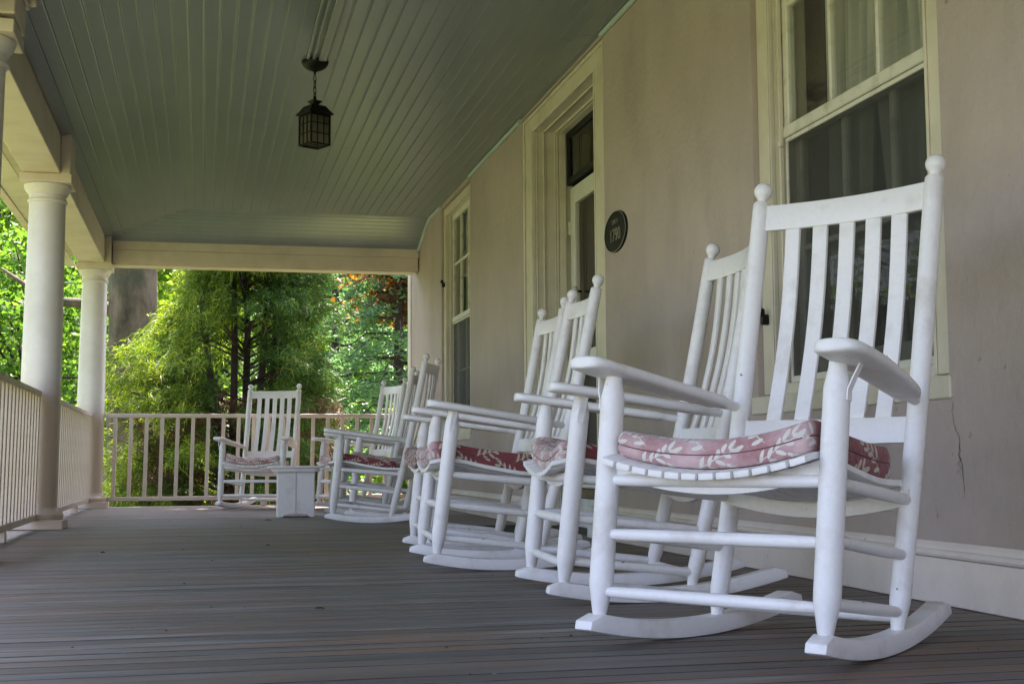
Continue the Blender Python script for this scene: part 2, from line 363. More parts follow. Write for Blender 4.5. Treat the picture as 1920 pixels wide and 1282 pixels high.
# ------------------------------------------------------------------ the setting
D = 2.0947; HC = 2.74; Y0 = -2.5; Y1 = 13.8
GZ = -.62
ground = link('ground', boxme(-400, 400, -400, 400, GZ-1, GZ), M['lawn'], None, 'structure')
ground['label'] = 'lawn'

floor = link('porch_floor', boxme(-1.22, D+.3, Y0, 13.36, -.16, -.045), M['brownwood'], None, 'structure')
PITCH = .083
bm_variants = []
for v_ in range(6):
    bm = bmesh.new(); box(bm, -1.30, D+.02, 0, PITCH-.0055-random.uniform(0, .0004), -.03, 0, .0028, 1)
    for v in bm.verts:
        if v.co.z > -.001: v.co.z += random.uniform(-.0008, .0008)
    bm_variants.append(mesh(bm))
y = Y0; i = 0
while y < 13.38:
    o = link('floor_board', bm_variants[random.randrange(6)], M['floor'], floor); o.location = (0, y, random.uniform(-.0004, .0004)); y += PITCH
obox('skirt', (-1.29, -1.24, Y0, 13.3, -.40, -.035), M['beam'], floor); obox('skirt', (-1.24, D, 13.44, 13.48, -.40, -.035), M['beam'], floor)

# ceiling: flat field, a slope down to the outer beam and a slope down to the end beam
XI = -.93; ZB = 2.555; XS = -.21; YC = 12.45; YE = 13.12; ZE = 2.53
ceiling = link('porch_ceiling', boxme(-1.2, D+.3, Y0, 13.4, 2.80, 2.84), M['roof'], None, 'structure')
def ceil_z(x, yy):
    za = HC if x > XS else HC+(ZB-HC)*(x-XS)/(XI-XS)
    t = max(0, (yy-YC)/(YE-YC)); zb = HC-(HC-ZE)*(t**1.25)
    return min(za, zb)
CP = .0829
def ceil_board(x0, x1, ya, yb, gap=.0009):
    # board along Y following the ceiling, bead along one side
    ys = [ya]+[v for v in (YC, YC+.12, YC+.25, YC+.4, YC+.55) if ya < v < yb]+[yb]
    g = gap; bw = .010
    secs = []
    for yy in ys:
        z0 = ceil_z(x0, yy); z1 = ceil_z(x1, yy); lz = lambda t: z0+(z1-z0)*t
        W = x1-x0; 
        pr = [(x0+g, lz(g/W)+.012), (x0+g, lz(g/W)+.0014), (x0+g+.0025, lz(.05)), (x1-g-bw-.004, lz(.85)), (x1-g-bw, lz(.88)+.0012), (x1-g-bw/2, lz(.94)), (x1-g, lz(.98)+.0010), (x1-g, lz(.98)+.012)]
        secs.append([(a, yy, b) for a, b in pr])
    return ribbon(secs)
x = XI+.002; k = 0
while x < D-.02:
    x1 = min(x+CP, D+.005)
    # where this board meets the end slope's hip: boards stop at YC and the end field runs across
    cut = YC if x > XS else YC+(YE-YC)*min(1, (XS-x)/(XS-XI))*.98
    joint = random.uniform(3.5, 11) if random.random() < .6 else None
    me = ceil_board(x, x1, Y0, joint if joint else cut); o = link('ceiling_board', me, M['ceiling'], ceiling, smooth=None)
    if joint: link('ceiling_board', ceil_board(x, x1, joint+.003, cut), M['ceiling'], ceiling)
    x = x1; k += 1
N_END = 9
for i in range(N_END):
    ya = YC+(YE-YC)*i/N_END; yb = YC+(YE-YC)*(i+1)/N_END
    t = lambda yy: HC-(HC-ZE)*(((yy-YC)/(YE-YC))**1.25)
    xa = XS+(XI-XS)*i/N_END; xb = XS+(XI-XS)*(i+1)/N_END
    za, zb = t(ya), t(yb); g = .002
    secs = [[(xa, ya+g, za+.012), (xa, ya+g, za), (xb, yb-.012, zb+.002), (xb, yb-.008, zb+.006), (xb, yb-g, zb), (xb, yb-g, zb+.012)],
            [(D+.004, ya+g, za+.012), (D+.004, ya+g, za), (D+.004, yb-.012, zb+.002), (D+.004, yb-.008, zb+.006), (D+.004, yb-g, zb), (D+.004, yb-g, zb+.012)]]
    link('ceiling_board', ribbon(secs), M['ceiling'], ceiling)
pts = [(D-.008, yy, ceil_z(1, yy)-.008) for yy in (Y0, 6, YC-.02, YC+.12, YC+.25, YC+.4, YC+.55, YE)]
for (ya, yb) in ((Y0, 3.44), (4.815, 6.78), (8.68, 10.48), (11.83, YE)):
    ps = [(D-.010, yy, ceil_z(1, yy)-.014) for yy in [ya]+[v for v in (YC-.02, YC+.12, YC+.25, YC+.4, YC+.55) if ya < v < yb]+[yb]]
    link('ceiling_trim', tubeme(ps, [.016]*len(ps), 8), M['teal'], ceiling, smooth=50)
# roof over the porch
roof = link('porch_roof', ribbon([[(-1.42, yy, 2.62), (-1.42, yy, 2.70), (D+.4, yy, 3.5), (D+.4, yy, 3.4)] for yy in (Y0, 13.75)]), M['roof'])
tag(roof, 'sloping grey roof over the whole porch', 'roof')
gut = obox('gutter', (-1.50, -1.42, Y0, 13.8, 2.40, 2.52), M['beam'], roof)
obox('gable_panel', (-1.2, D, 13.38, 13.41, 2.55, 2.95), M['beam'], roof)

# house
house = empty('house', (D, 6, 0)); tag(house, 'taupe stucco house front with cream trim along the right of the porch', 'house')
house_inv = Vector((-D, -6, 0))
def H_(o): o.location = house_inv; o.parent = house; return o
WIN = [(3.445, 4.80), (10.49, 11.83)]; DOOR = (6.79, 8.67)
bm = bmesh.new()
def wbox(ya, yb, za, zb): box(bm, D, D+.32, ya, yb, za, zb, 0)
ys = [Y0-2, 3.445, 4.80, 6.79, 8.67, 10.49, 11.83, Y1]
for a, b in ((ys[0], ys[1]), (ys[2], ys[3]), (ys[4], ys[5]), (ys[6], ys[7])): wbox(a, b, GZ, 6)
for a, b in WIN: wbox(a, b, GZ, .60); wbox(a, b, 2.71, 6)
wbox(*DOOR, GZ, 0-.01); wbox(*DOOR, 2.72, 6)
box(bm, D+.3, 10, Y1-.3, Y1, GZ, 6, 0)
H_(link('wall', mesh(bm), M['stucco']))
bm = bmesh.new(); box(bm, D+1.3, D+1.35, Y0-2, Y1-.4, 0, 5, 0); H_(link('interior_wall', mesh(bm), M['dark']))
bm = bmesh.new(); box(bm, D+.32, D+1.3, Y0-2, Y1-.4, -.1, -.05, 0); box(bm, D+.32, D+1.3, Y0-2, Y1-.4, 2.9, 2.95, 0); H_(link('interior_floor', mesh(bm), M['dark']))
bm = bmesh.new(); box(bm, 2, 10, Y0-2, Y1, 6, 6.2, 0); H_(link('roof', mesh(bm), M['roof']))
for a, b in ((Y0, DOOR[0]), (DOOR[1], 13.13)):
    bb = H_(link('baseboard', boxme(D-.022, D-.0005, a, b, .002, .135, .003), M['base']))
    secs = [[(D, yy, .138), (D-.026, yy, .138), (D-.030, yy, .146), (D-.024, yy, .156), (D-.017, yy, .160), (D-.013, yy, .170), (D-.006, yy, .1804), (D, yy, .1804)] for yy in (a, b)]
    c = link('baseboard_cap', ribbon(secs), M['base'], bb)
# end pilaster strip where wall passes the end beam
H_(obox('corner_board', (D-.012, D-.001, 13.62, Y1, 0, 2.9), M['column'], None))
# crack in the stucco
def crack(pts, wd):
    V = []; F = []
    for i, (yy, z) in enumerate(pts):
        w_ = wd*random.uniform(.35, 1)*(1 if 0 < i < len(pts)-1 else .1)
        V += [(D-.0012, yy-w_, z), (D-.0012, yy+w_, z)]
    for i in range(len(pts)-1): F.append((2*i, 2*i+1, 2*i+3, 2*i+2))
    V2 = V+[(D+.002, b, c) for a, b, c in V]; n_ = len(V)
    me = bpy.data.meshes.new('crack'); me.from_pydata(V2, [], F+[tuple(n_+j for j in f[::-1]) for f in F]); return me
cp = []; yy = 3.43; z = .585
while z > .30:
    cp.append((yy, z)); z -= random.uniform(.008, .018); yy += random.uniform(-.012, .009) - (.004 if z < .42 else -.0005)
    yy = min(yy, 3.45)
H_(link('wall_crack', crack(cp, .0016), M['crack']))
cp2 = [(cp[len(cp)//2][0]+.003*j*(1 if j % 2 else -.4), cp[len(cp)//2][1]-.012*j) for j in range(9)]
H_(link('wall_crack', crack(cp2, .0022), M['crack']))

def window(y0, y1, idx):
    wz0, wz1 = .666, 2.70; r = .023; cw = .113; X = D+r; XJ = X+.056
    cas = bmesh.new()
    box(cas, X, X+.02, y0+.001, y0+cw, wz0, wz1, .003); box(cas, X, X+.02, y1-cw, y1-.001, wz0, wz1, .003)
    box(cas, X-.0, X+.02, y0+cw, y1-cw, wz1-.07, wz1, .003)
    # bead on the inner side of the casing
    for yy in (y0+cw-.016, y1-cw+.002): box(cas, X-.006, X, yy, yy+.014, wz0, wz1-.07, .002)
    fr = H_(link('window', mesh(cas), M['trim']))
    fr['label'] = ['near window of the house with a pale curtain behind the upper sash', 'far window of the house reflecting trees'][idx]
    jb = bmesh.new()
    ya, yb = y0+cw, y1-cw
    box(jb, X+.02, XJ+.10, ya-.02, ya, wz0, wz1-.05, 0); box(jb, X+.02, XJ+.10, yb, yb+.02, wz0, wz1-.05, 0); box(jb, X+.02, XJ+.10, ya, yb, wz1-.07, wz1-.05, 0)
    for a in (ya, yb-.012): box(jb, XJ-.022, XJ-.006, a, a+.012, wz0, wz1-.07, .002)
    link('jamb', mesh(jb), M['trim'], fr)
    sb = bmesh.new(); box(sb, D-.010, X+.02, y0-.015 if idx == 0 else y0-.01, y1+.05, .592, .660, .004)
    link('window_sill', mesh(sb), M['trim'], fr)
    sb = bmesh.new(); box(sb, X+.02, XJ+.1, ya, yb, .60, .705, .004); link('sub_sill', mesh(sb), M['trim'], fr)
    zm = 1.675; st = .048
    # upper sash
    bm = bmesh.new()
    box(bm, XJ, XJ+.035, ya, ya+st, zm, 2.63, .004); box(bm, XJ, XJ+.035, yb-st, yb, zm, 2.63, .004)
    box(bm, XJ, XJ+.035, ya+st, yb-st, 2.575, 2.63, .004); box(bm, XJ-.006, XJ+.035, ya, yb, zm-.022, zm+.022, .004)
    link('upper_sash', mesh(bm), M['sash'], fr)
    ga, gb = ya+st, yb-st; zs = [zm+.022, 2.17, 2.575]
    ys_ = [ga+(gb-ga)*i/3 for i in range(4)]
    for i in (1, 2): link('muntin', boxme(XJ+.002, XJ+.028, ys_[i]-.010, ys_[i]+.010, zs[0], zs[2], .003), M['sash'], fr)
    for i in range(3): link('muntin', boxme(XJ+.002, XJ+.028, ys_[i]+(.0101 if i else 0), ys_[i+1]-(.0101 if i < 2 else 0), zs[1]-.010, zs[1]+.010, .003), M['sash'], fr)
    for i in range(3):
        for j in range(2): link('pane', boxme(XJ+.014, XJ+.017, ys_[i]+(.009 if i else 0), ys_[i+1]-(.009 if i < 2 else 0), zs[j]+(.009 if j else 0), zs[j+1]-(.009 if j == 0 else 0), 0), M['glass'], fr)
    # lower sash set further in, insect screen in front of it
    XL = XJ+.045; bm = bmesh.new()
    box(bm, XL, XL+.035, ya, ya+st, .707, zm+.02, .004); box(bm, XL, XL+.035, yb-st, yb, .707, zm+.02, .004)
    box(bm, XL, XL+.035, ya+st, yb-st, .707, .80, .004); box(bm, XL, XL+.035, ya+st, yb-st, zm-.03, zm+.02, .004)
    link('lower_sash', mesh(bm), M['sash'], fr)
    zl = [.80, 1.22, zm-.03]
    for i in (1, 2): link('muntin', boxme(XL+.002, XL+.028, ys_[i]-.014, ys_[i]+.014, zl[0], zl[2], .003), M['sash'], fr)
    for i in range(3): link('muntin', boxme(XL+.002, XL+.028, ys_[i]+(.0101 if i else 0), ys_[i+1]-(.0101 if i < 2 else 0), zl[1]-.010, zl[1]+.010, .003), M['sash'], fr)
    for i in range(3):
        for j in range(2): link('pane', boxme(XL+.014, XL+.017, ys_[i]+(.009 if i else 0), ys_[i+1]-(.009 if i < 2 else 0), zl[j]+(.009 if j else 0), zl[j+1]-(.009 if j == 0 else 0), 0), M['glass'], fr)
    bm = bmesh.new(); sw = .020
    box(bm, XJ+.002, XJ+.018, ya, ya+sw, .707, zm-.024, .002); box(bm, XJ+.002, XJ+.018, yb-sw, yb, .707, zm-.024, .002); box(bm, XJ+.002, XJ+.018, ya+sw, yb-sw, .707, .733, .002); box(bm, XJ+.002, XJ+.018, ya+sw, yb-sw, zm-.040, zm-.024, .002)
    link('screen_frame', mesh(bm), M['sash'], fr)
    link('insect_screen', boxme(XJ+.009, XJ+.0105, ya+sw, yb-sw, .733, zm-.040, 0), M['screen'], fr)
    # curtains: two pleated panels
    def curtain(ca, cb, z0, z1, sweep):
        n_ = 60; V = []; rows = 14
        for j in range(rows+1):
            tz = j/rows
            for i in range(n_+1):
                t = i/n_; yy = ca+(cb-ca)*t
                if sweep: yy = ca+(cb-ca)*t*(1-.35*(1-tz)**1.5) if sweep > 0 else cb-(cb-ca)*(1-t)*(1-.35*(1-tz)**1.5)
                V.append((XL+.068+.018*math.sin(t*44+1.3*math.sin(t*9)+.3*tz)+.01*math.sin(t*13), yy, z0+(z1-z0)*tz))
        F = [(j*(n_+1)+i, j*(n_+1)+i+1, (j+1)*(n_+1)+i+1, (j+1)*(n_+1)+i) for j in range(rows) for i in range(n_)]
        me = npmesh('curtain', np.array(V), np.array(F)); return me
    mid = (ya+yb)/2
    o = link('curtain', curtain(ya+.02, mid+.12, .75, 2.62, 1), M['curtain'], fr, smooth=80)
    o = link('curtain', curtain(mid+.02, yb-.17, .75, 2.62, -1), M['curtain'], fr, smooth=80)
    # shutter latches
    def latch(yy, z):
        bm = bmesh.new(); box(bm, X-.030, X, yy-.010, yy+.010, z-.035, z+.005, .004); box(bm, X-.042, X-.018, yy-.014, yy+.008, z-.004, z+.028, .005)
        link('shutter_latch', mesh(bm), M['black'], fr)
    latch(y1-.055, .97 if idx == 0 else 2.02)
    # small hook high on the frame
    link('sash_lock', boxme(XJ-.03, XJ-.012, yb-.022, yb-.006, zm-.06, zm-.035, .003), M['sash'], fr)
window(*WIN[0], 0); window(*WIN[1], 1)

# door
def door():
    y0, y1 = DOOR; r = .015; X = D+r; cw = .225; ya, yb = y0+cw, y1-cw
    bm = bmesh.new()
    for a in (y0+.001, yb):
        box(bm, X, X+.022, a, a+cw-.001, 0.0, 2.715, .004)
    box(bm, X, X+.022, ya, yb, 2.60, 2.715, .004)
    for a in (y0+.004, y1-.030): box(bm, X-.014, X, a, a+.026, 0, 2.715, .005)
    box(bm, X-.014, X, y0+.030, y1-.030, 2.69, 2.715, .005)
    for a in (ya-.016, yb+.001): box(bm, X-.006, X, a, a+.015, 0, 2.60, .003)
    dr = H_(link('door', mesh(bm), M['trim'])); dr['label'] = 'front door in a deep panelled recess with cream casing'
    # deep jambs with mouldings
    XD = 2.345
    for side, a, b in ((1, yb, yb+.03), (-1, ya-.03, ya)):
        bm = bmesh.new(); box(bm, X+.022, XD+.04, a, b, 0, 2.60, 0)
        s = -1 if side == 1 else 1; f = yb if side == 1 else ya
        def strip(x0, x1, t): box(bm, x0, x1, min(f, f+s*t), max(f, f+s*t), 0, 2.598, .0025)
        strip(X+.024, X+.034, .006); strip(X+.072, X+.082, .010); strip(X+.086, X+.094, .006); strip(X+.150, X+.160, .006); strip(X+.164, X+.176, .012); strip(XD-.055, XD-.008, .014)
        link('jamb', mesh(bm), M['trim'], dr)
    bm = bmesh.new(); box(bm, X+.022, XD+.04, ya, yb, 2.60, 2.62, 0)
    for x0, x1, t in ((X+.072, X+.082, .010), (X+.150, X+.176, .012), (XD-.06, XD-.01, .014)): box(bm, x0, x1, ya+.015, yb-.015, 2.60-t, 2.60, .002)
    link('head_jamb', mesh(bm), M['trim'], dr)
    # transom
    bm = bmesh.new(); box(bm, XD, XD+.035, ya, yb, 2.24, 2.285, .004); box(bm, XD, XD+.035, ya, yb, 2.56, 2.60, .004)
    box(bm, XD, XD+.035, ya, ya+.03, 2.285, 2.56, .003); box(bm, XD, XD+.035, yb-.03, yb, 2.285, 2.56, .003)
    tb = link('transom_frame', mesh(bm), M['dark'], dr)
    link('transom_pane', boxme(XD+.015, XD+.018, ya+.03, yb-.03, 2.285, 2.56, 0), M['glass'], dr)
    # screen door
    a, b = ya+.02, yb-.04; xs = XD+.012
    bm = bmesh.new(); sw = .095
    box(bm, xs, xs+.035, b-sw, b, .245, 2.215, .004); box(bm, xs, xs+.035, a, a+sw, .245, 2.215, .004)
    box(bm, xs, xs+.035, a+sw, b-sw, 2.10, 2.215, .004); box(bm, xs, xs+.035, a+sw, b-sw, .99, 1.12, .004); box(bm, xs, xs+.035, a+sw, b-sw, .245, .37, .004)
    link('screen_door', mesh(bm), M['doorp'], dr)
    link('door_glass', boxme(xs+.014, xs+.017, a+sw, b-sw, 1.12, 2.10, 0), M['glass'], dr)
    link('door_glass', boxme(xs+.014, xs+.017, a+sw, b-sw, .37, .99, 0), M['glass'], dr)
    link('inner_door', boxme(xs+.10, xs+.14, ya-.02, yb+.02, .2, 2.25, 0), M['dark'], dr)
    for z in (1.95, .6): link('hinge', boxme(xs-.010, xs+.002, b-.012, b+.028, z-.045, z+.045, .004), M['sash'], dr)
    me = latheme([(.004, -.02), (.02, -.016), (.026, -.004), (.026, .004), (.02, .016), (.004, .02)], 20)
    me.transform(Matrix.Translation((xs-.045, 8.165, 1.50)) @ Matrix.Rotation(R_(90), 4, 'Y') @ Matrix.Diagonal((1.35, .95, 1, 1)))
    link('door_knob', me, M['doorp'], dr, smooth=60)
    link('knob_stem', tubeme([(xs-.03, 8.165, 1.50), (xs+.002, 8.165, 1.50)], [.008, .008], 10), M['black'], dr, smooth=60)
    link('threshold', boxme(XD-.05, XD+.06, ya, yb, .185, .24, .006), M['brownwood'], dr)
    link('step_riser', boxme(XD-.03, XD-.008, ya, yb, .002, .185, .004), M['stepw'], dr)
    bm = bmesh.new(); box(bm, D-.05, D+.012, y1-.24, y1+.01, .002, .17, .004); box(bm, D-.05, D+.012, y0-.01, y0+.235, .002, .17, .004); link('plinth_block', mesh(bm), M['stepw'], dr)
door()
# floor of the recess
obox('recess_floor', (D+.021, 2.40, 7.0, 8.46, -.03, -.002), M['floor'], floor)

# plaque
def plaque():
    root = empty('plaque', (D, 6.575, 1.608)); tag(root, 'oval black plaque reading CIRCA 1790 on the stucco beside the door', 'plaque')
    a, b = .188, .108
    prof = [(1.0, 0), (1.0, .008), (.985, .012), (.955, .013), (.93, .009), (.0001, .009)]
    bm = bmesh.new(); seg = 56; rings = []
    for s, h in prof: rings.append([bm.verts.new((-h, -a*s*math.cos(2*math.pi*k/seg), b*s*math.sin(2*math.pi*k/seg))) for k in range(seg)])
    for r0, r1 in zip(rings, rings[1:]):
        for k in range(seg): bm.faces.new((r0[k], r0[(k+1) % seg], r1[(k+1) % seg], r1[k]))
    bmesh.ops.recalc_face_normals(bm, faces=bm.faces)
    link('plate', mesh(bm), M['plaque'], root, smooth=40)
    bm = bmesh.new(); rr = []
    for s, h in ((.985, .0125), (.955, .0136), (.952, .0126), (.982, .0115)): rr.append([bm.verts.new((-h, -a*s*math.cos(2*math.pi*k/seg), b*s*math.sin(2*math.pi*k/seg))) for k in range(seg)])
    for i in range(4):
        for k in range(seg): bm.faces.new((rr[i][k], rr[i][(k+1) % seg], rr[(i+1) % 4][(k+1) % seg], rr[(i+1) % 4][k]))
    bmesh.ops.recalc_face_normals(bm, faces=bm.faces)
    link('rim', mesh(bm), M['plaqueedge'], root, smooth=40)
    def text(t, size, dy, dz, mat, sx=1):
        cu = bpy.data.curves.new('t', 'FONT'); cu.body = t; cu.size = size; cu.align_x = 'CENTER'; cu.align_y = 'CENTER'; cu.extrude = .002; cu.offset = .0
        tmp = bpy.data.objects.new('t', cu); COL.objects.link(tmp)
        dg = bpy.context.evaluated_depsgraph_get(); me = bpy.data.meshes.new_from_object(tmp.evaluated_get(dg)); bpy.data.objects.remove(tmp)
        # text x -> -Y (reads left to right for a viewer looking towards +X), text y -> Z
        me.transform(Matrix(((0, 0, -1, -.0105), (-sx, 0, 0, dy), (0, 1, 0, dz), (0, 0, 0, 1))))
        return link('lettering', me, mat, root)
    text('1790', .094, .0, -.020, M['plaqueedge'], 1.0)
    text('CIRCA', .034, .0, .052, M['plaqueedge'], 1.0)
plaque()

# doormat
dm = link('doormat', boxme(1.62, 2.03, 7.32, 8.32, .002, .014, .005), M['mat']); tag(dm, 'thin black doormat on the boards in front of the door', 'doormat')

# ------------------------------------------------------------------ beams, columns
beam = empty('porch_beam', (-1.05, 6, 2.31)); tag(beam, 'long cream beam over the columns down the left side', 'beam')
bo = Vector((1.05, -6, -2.31))
def B_(o): o.location = bo; o.parent = beam; return o
B_(obox('beam_body', (-1.165, XI, Y0, 13.02, 2.31, 2.556), M['beam'], None, .004))
B_(obox('beam_fascia', (-1.165, XI+.0, Y0, 13.02, 2.558, 2.70), M['beam'], None, .0))
# soffit outside: vent strip and boards
B_(obox('soffit_board', (-1.40, -1.245, Y0, 13.7, 2.36, 2.375), M['trim'], None, .002))
vs = bmesh.new()
yy = 3.0
while yy < 13.0:
    box(vs, -1.243, -1.183, yy, yy+.012, 2.362, 2.374, 0); yy += .030
o = B_(link('vent_louvres', mesh(vs), M['trim'])); o['kind'] = 'stuff'
B_(obox('vent_back', (-1.243, -1.183, Y0, 13.0, 2.376, 2.38), M['dark'], None, 0))
B_(obox('bed_moulding', (-1.182, -1.166, Y0, 13.0, 2.335, 2.375), M['beam'], None, .004))
B_(obox('fascia_board', (-1.42, -1.401, Y0, 13.75, 2.35, 2.62), M['beam'], None, .002))
eb = empty('end_beam', (.6, 13.15, 2.32)); tag(eb, 'cream beam across the far end of the porch', 'beam')
def E_(o): o.location = (-.6, -13.15, -2.32); o.parent = eb; return o
E_(obox('beam_body', (-.86, D-.012, 13.11, 13.34, 2.318, 2.45), M['beam'], None, .004))
E_(obox('beam_cap', (-.86, D-.003, 13.105, 13.345, 2.452, 2.60), M['beam'], None, .004))
E_(obox('beam_soffit', (-.86, D-.03, 13.125, 13.325, 2.304, 2.316), M['beam'], None, .002))
def column(cy, lab, idx):
    root = empty('column', (-1.045, cy, 0)); tag(root, lab, 'column', 'round porch columns')
    q = bmesh.new(); box(q, -.180, .180, -.180, .180, .002, .062, .004); link('plinth', mesh(q), M['column'], root)
    bp = [(.163, .062), (.168, .075), (.166, .095), (.152, .108), (.143, .112), (.135, .122), (.129, .14)]
    link('base', latheme(bp, 40), M['rail'], root, smooth=35)
    prof = []
    for i in range(25):
        t = i/24; r = .127-.0125*max(0, (t-.3)/.7)**1.5; prof.append((r, .14+t*(2.13-.14)))
    link('shaft', latheme(prof, 48), M['column'], root, smooth=35)
    cpf = [(.1155, 2.130), (.125, 2.134), (.128, 2.144), (.124, 2.153), (.117, 2.158), (.117, 2.185), (.125, 2.190), (.131, 2.20), (.146, 2.222), (.151, 2.240), (.151, 2.250)]
    link('capital', latheme(cpf, 40), M['column'], root, smooth=35)
    q = bmesh.new(); box(q, -.162, .162, -.162, .162, 2.252, 2.308, .003); link('abacus', mesh(q), M['beam'], root)
    for c in root.children:  # the whole column leans a little inwards
        pass
    root.rotation_euler = (0, R_(.6), 0)
    # block above the column
    return root
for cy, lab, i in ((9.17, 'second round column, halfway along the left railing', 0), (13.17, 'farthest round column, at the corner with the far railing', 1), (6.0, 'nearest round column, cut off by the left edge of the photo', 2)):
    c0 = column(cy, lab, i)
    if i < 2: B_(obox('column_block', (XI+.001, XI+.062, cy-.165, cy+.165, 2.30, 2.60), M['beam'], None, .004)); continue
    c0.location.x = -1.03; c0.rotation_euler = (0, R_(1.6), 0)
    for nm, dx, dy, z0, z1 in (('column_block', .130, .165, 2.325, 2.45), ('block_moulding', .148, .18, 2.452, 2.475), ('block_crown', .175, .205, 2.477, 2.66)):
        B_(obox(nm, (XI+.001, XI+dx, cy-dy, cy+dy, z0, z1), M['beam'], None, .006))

# ------------------------------------------------------------------ railings
balme = boxme(-.0175, .0175, -.0175, .0175, .098, .852, .003)
for v in balme.vertices:   # racked slightly out of plumb like the old railing
    v.co.x += (v.co.z-.098)*.018
def rail(name, lab, p0, p1, n, first, pitch, along):
    root = empty(name, ((p0[0]+p1[0])/2, (p0[1]+p1[1])/2, 0)); tag(root, lab, 'railing', 'porch railings')
    cx, cy = root.location.x, root.location.y
    if along == 'y':
        d = (-.036, .036, p0[1]-cy, p1[1]-cy); e = (-.024, .024, p0[1]-cy, p1[1]-cy)
    else:
        d = (p0[0]-cx, p1[0]-cx, -.036, .036); e = (p0[0]-cx, p1[0]-cx, -.024, .024)
    link('top_rail', boxme(*d, .850, .888, .008, 2), M['rail'], root); link('bottom_rail', boxme(*e, .060, .100, .004), M['rail'], root)
    for i in range(n):
        o = link('baluster', balme, M['rail'], root)
        o.location = ((0, first+pitch*i-cy, 0) if along == 'y' else (first+pitch*i-cx, 0, 0))
    k = 3 if (p1[1]-p0[1]+p1[0]-p0[0]) > 3 else 2
    for i in range(1, k):
        t = i/k; fx = (p0[0]+(p1[0]-p0[0])*t-cx); fy = (p0[1]+(p1[1]-p0[1])*t-cy)
        link('foot_block', boxme(fx-.03, fx+.03, fy-.03, fy+.03, .002, .060, .003), M['rail'], root)
    return root
XRL = -1.046
rail('railing', 'nearer left railing running up to the second column', (XRL, 6.15), (XRL, 9.02), 20, 6.28, .1415, 'y')
rail('railing', 'farther left railing between the second and the corner column', (XRL, 9.32), (XRL, 13.02), 26, 9.40, .1415, 'y')
rail('railing', 'railing across the far end of the porch, in front of the evergreen', (-.90, 13.2), (D-.025, 13.2), 20, -.822, .1435, 'x')

# ------------------------------------------------------------------ rocking chair
def interp(tab, v):
    for (a, za), (b, zb) in zip(tab, tab[1:]):
        if v <= b or b == tab[-1][0]:
            t = (v-a)/(b-a); t = max(0, min(1, t)); t = t*t*(3-2*t) if False else t
            return za+(zb-za)*t
def catmull(tab, v):
    xs = [a for a, _ in tab]; i = max(0, min(len(tab)-2, next((j for j in range(len(tab)-1) if v <= xs[j+1]), len(tab)-2)))
    p0 = tab[max(0, i-1)][1]; p1 = tab[i][1]; p2 = tab[i+1][1]; p3 = tab[min(len(tab)-1, i+2)][1]
    t = (v-xs[i])/(xs[i+1]-xs[i]); t = max(0, min(1, t))
    return .5*((2*p1)+(-p0+p2)*t+(2*p0-5*p1+4*p2-p3)*t*t+(-p0+3*p1-3*p2+p3)*t**3)
SEATV = [(-.045, .375), (-.01, .382), (.06, .386), (.2, .360), (.34, .338), (.475, .335)]
def seat_z(u, v): return catmull(SEATV, v)+.040*(abs(u)/.27)**2.0
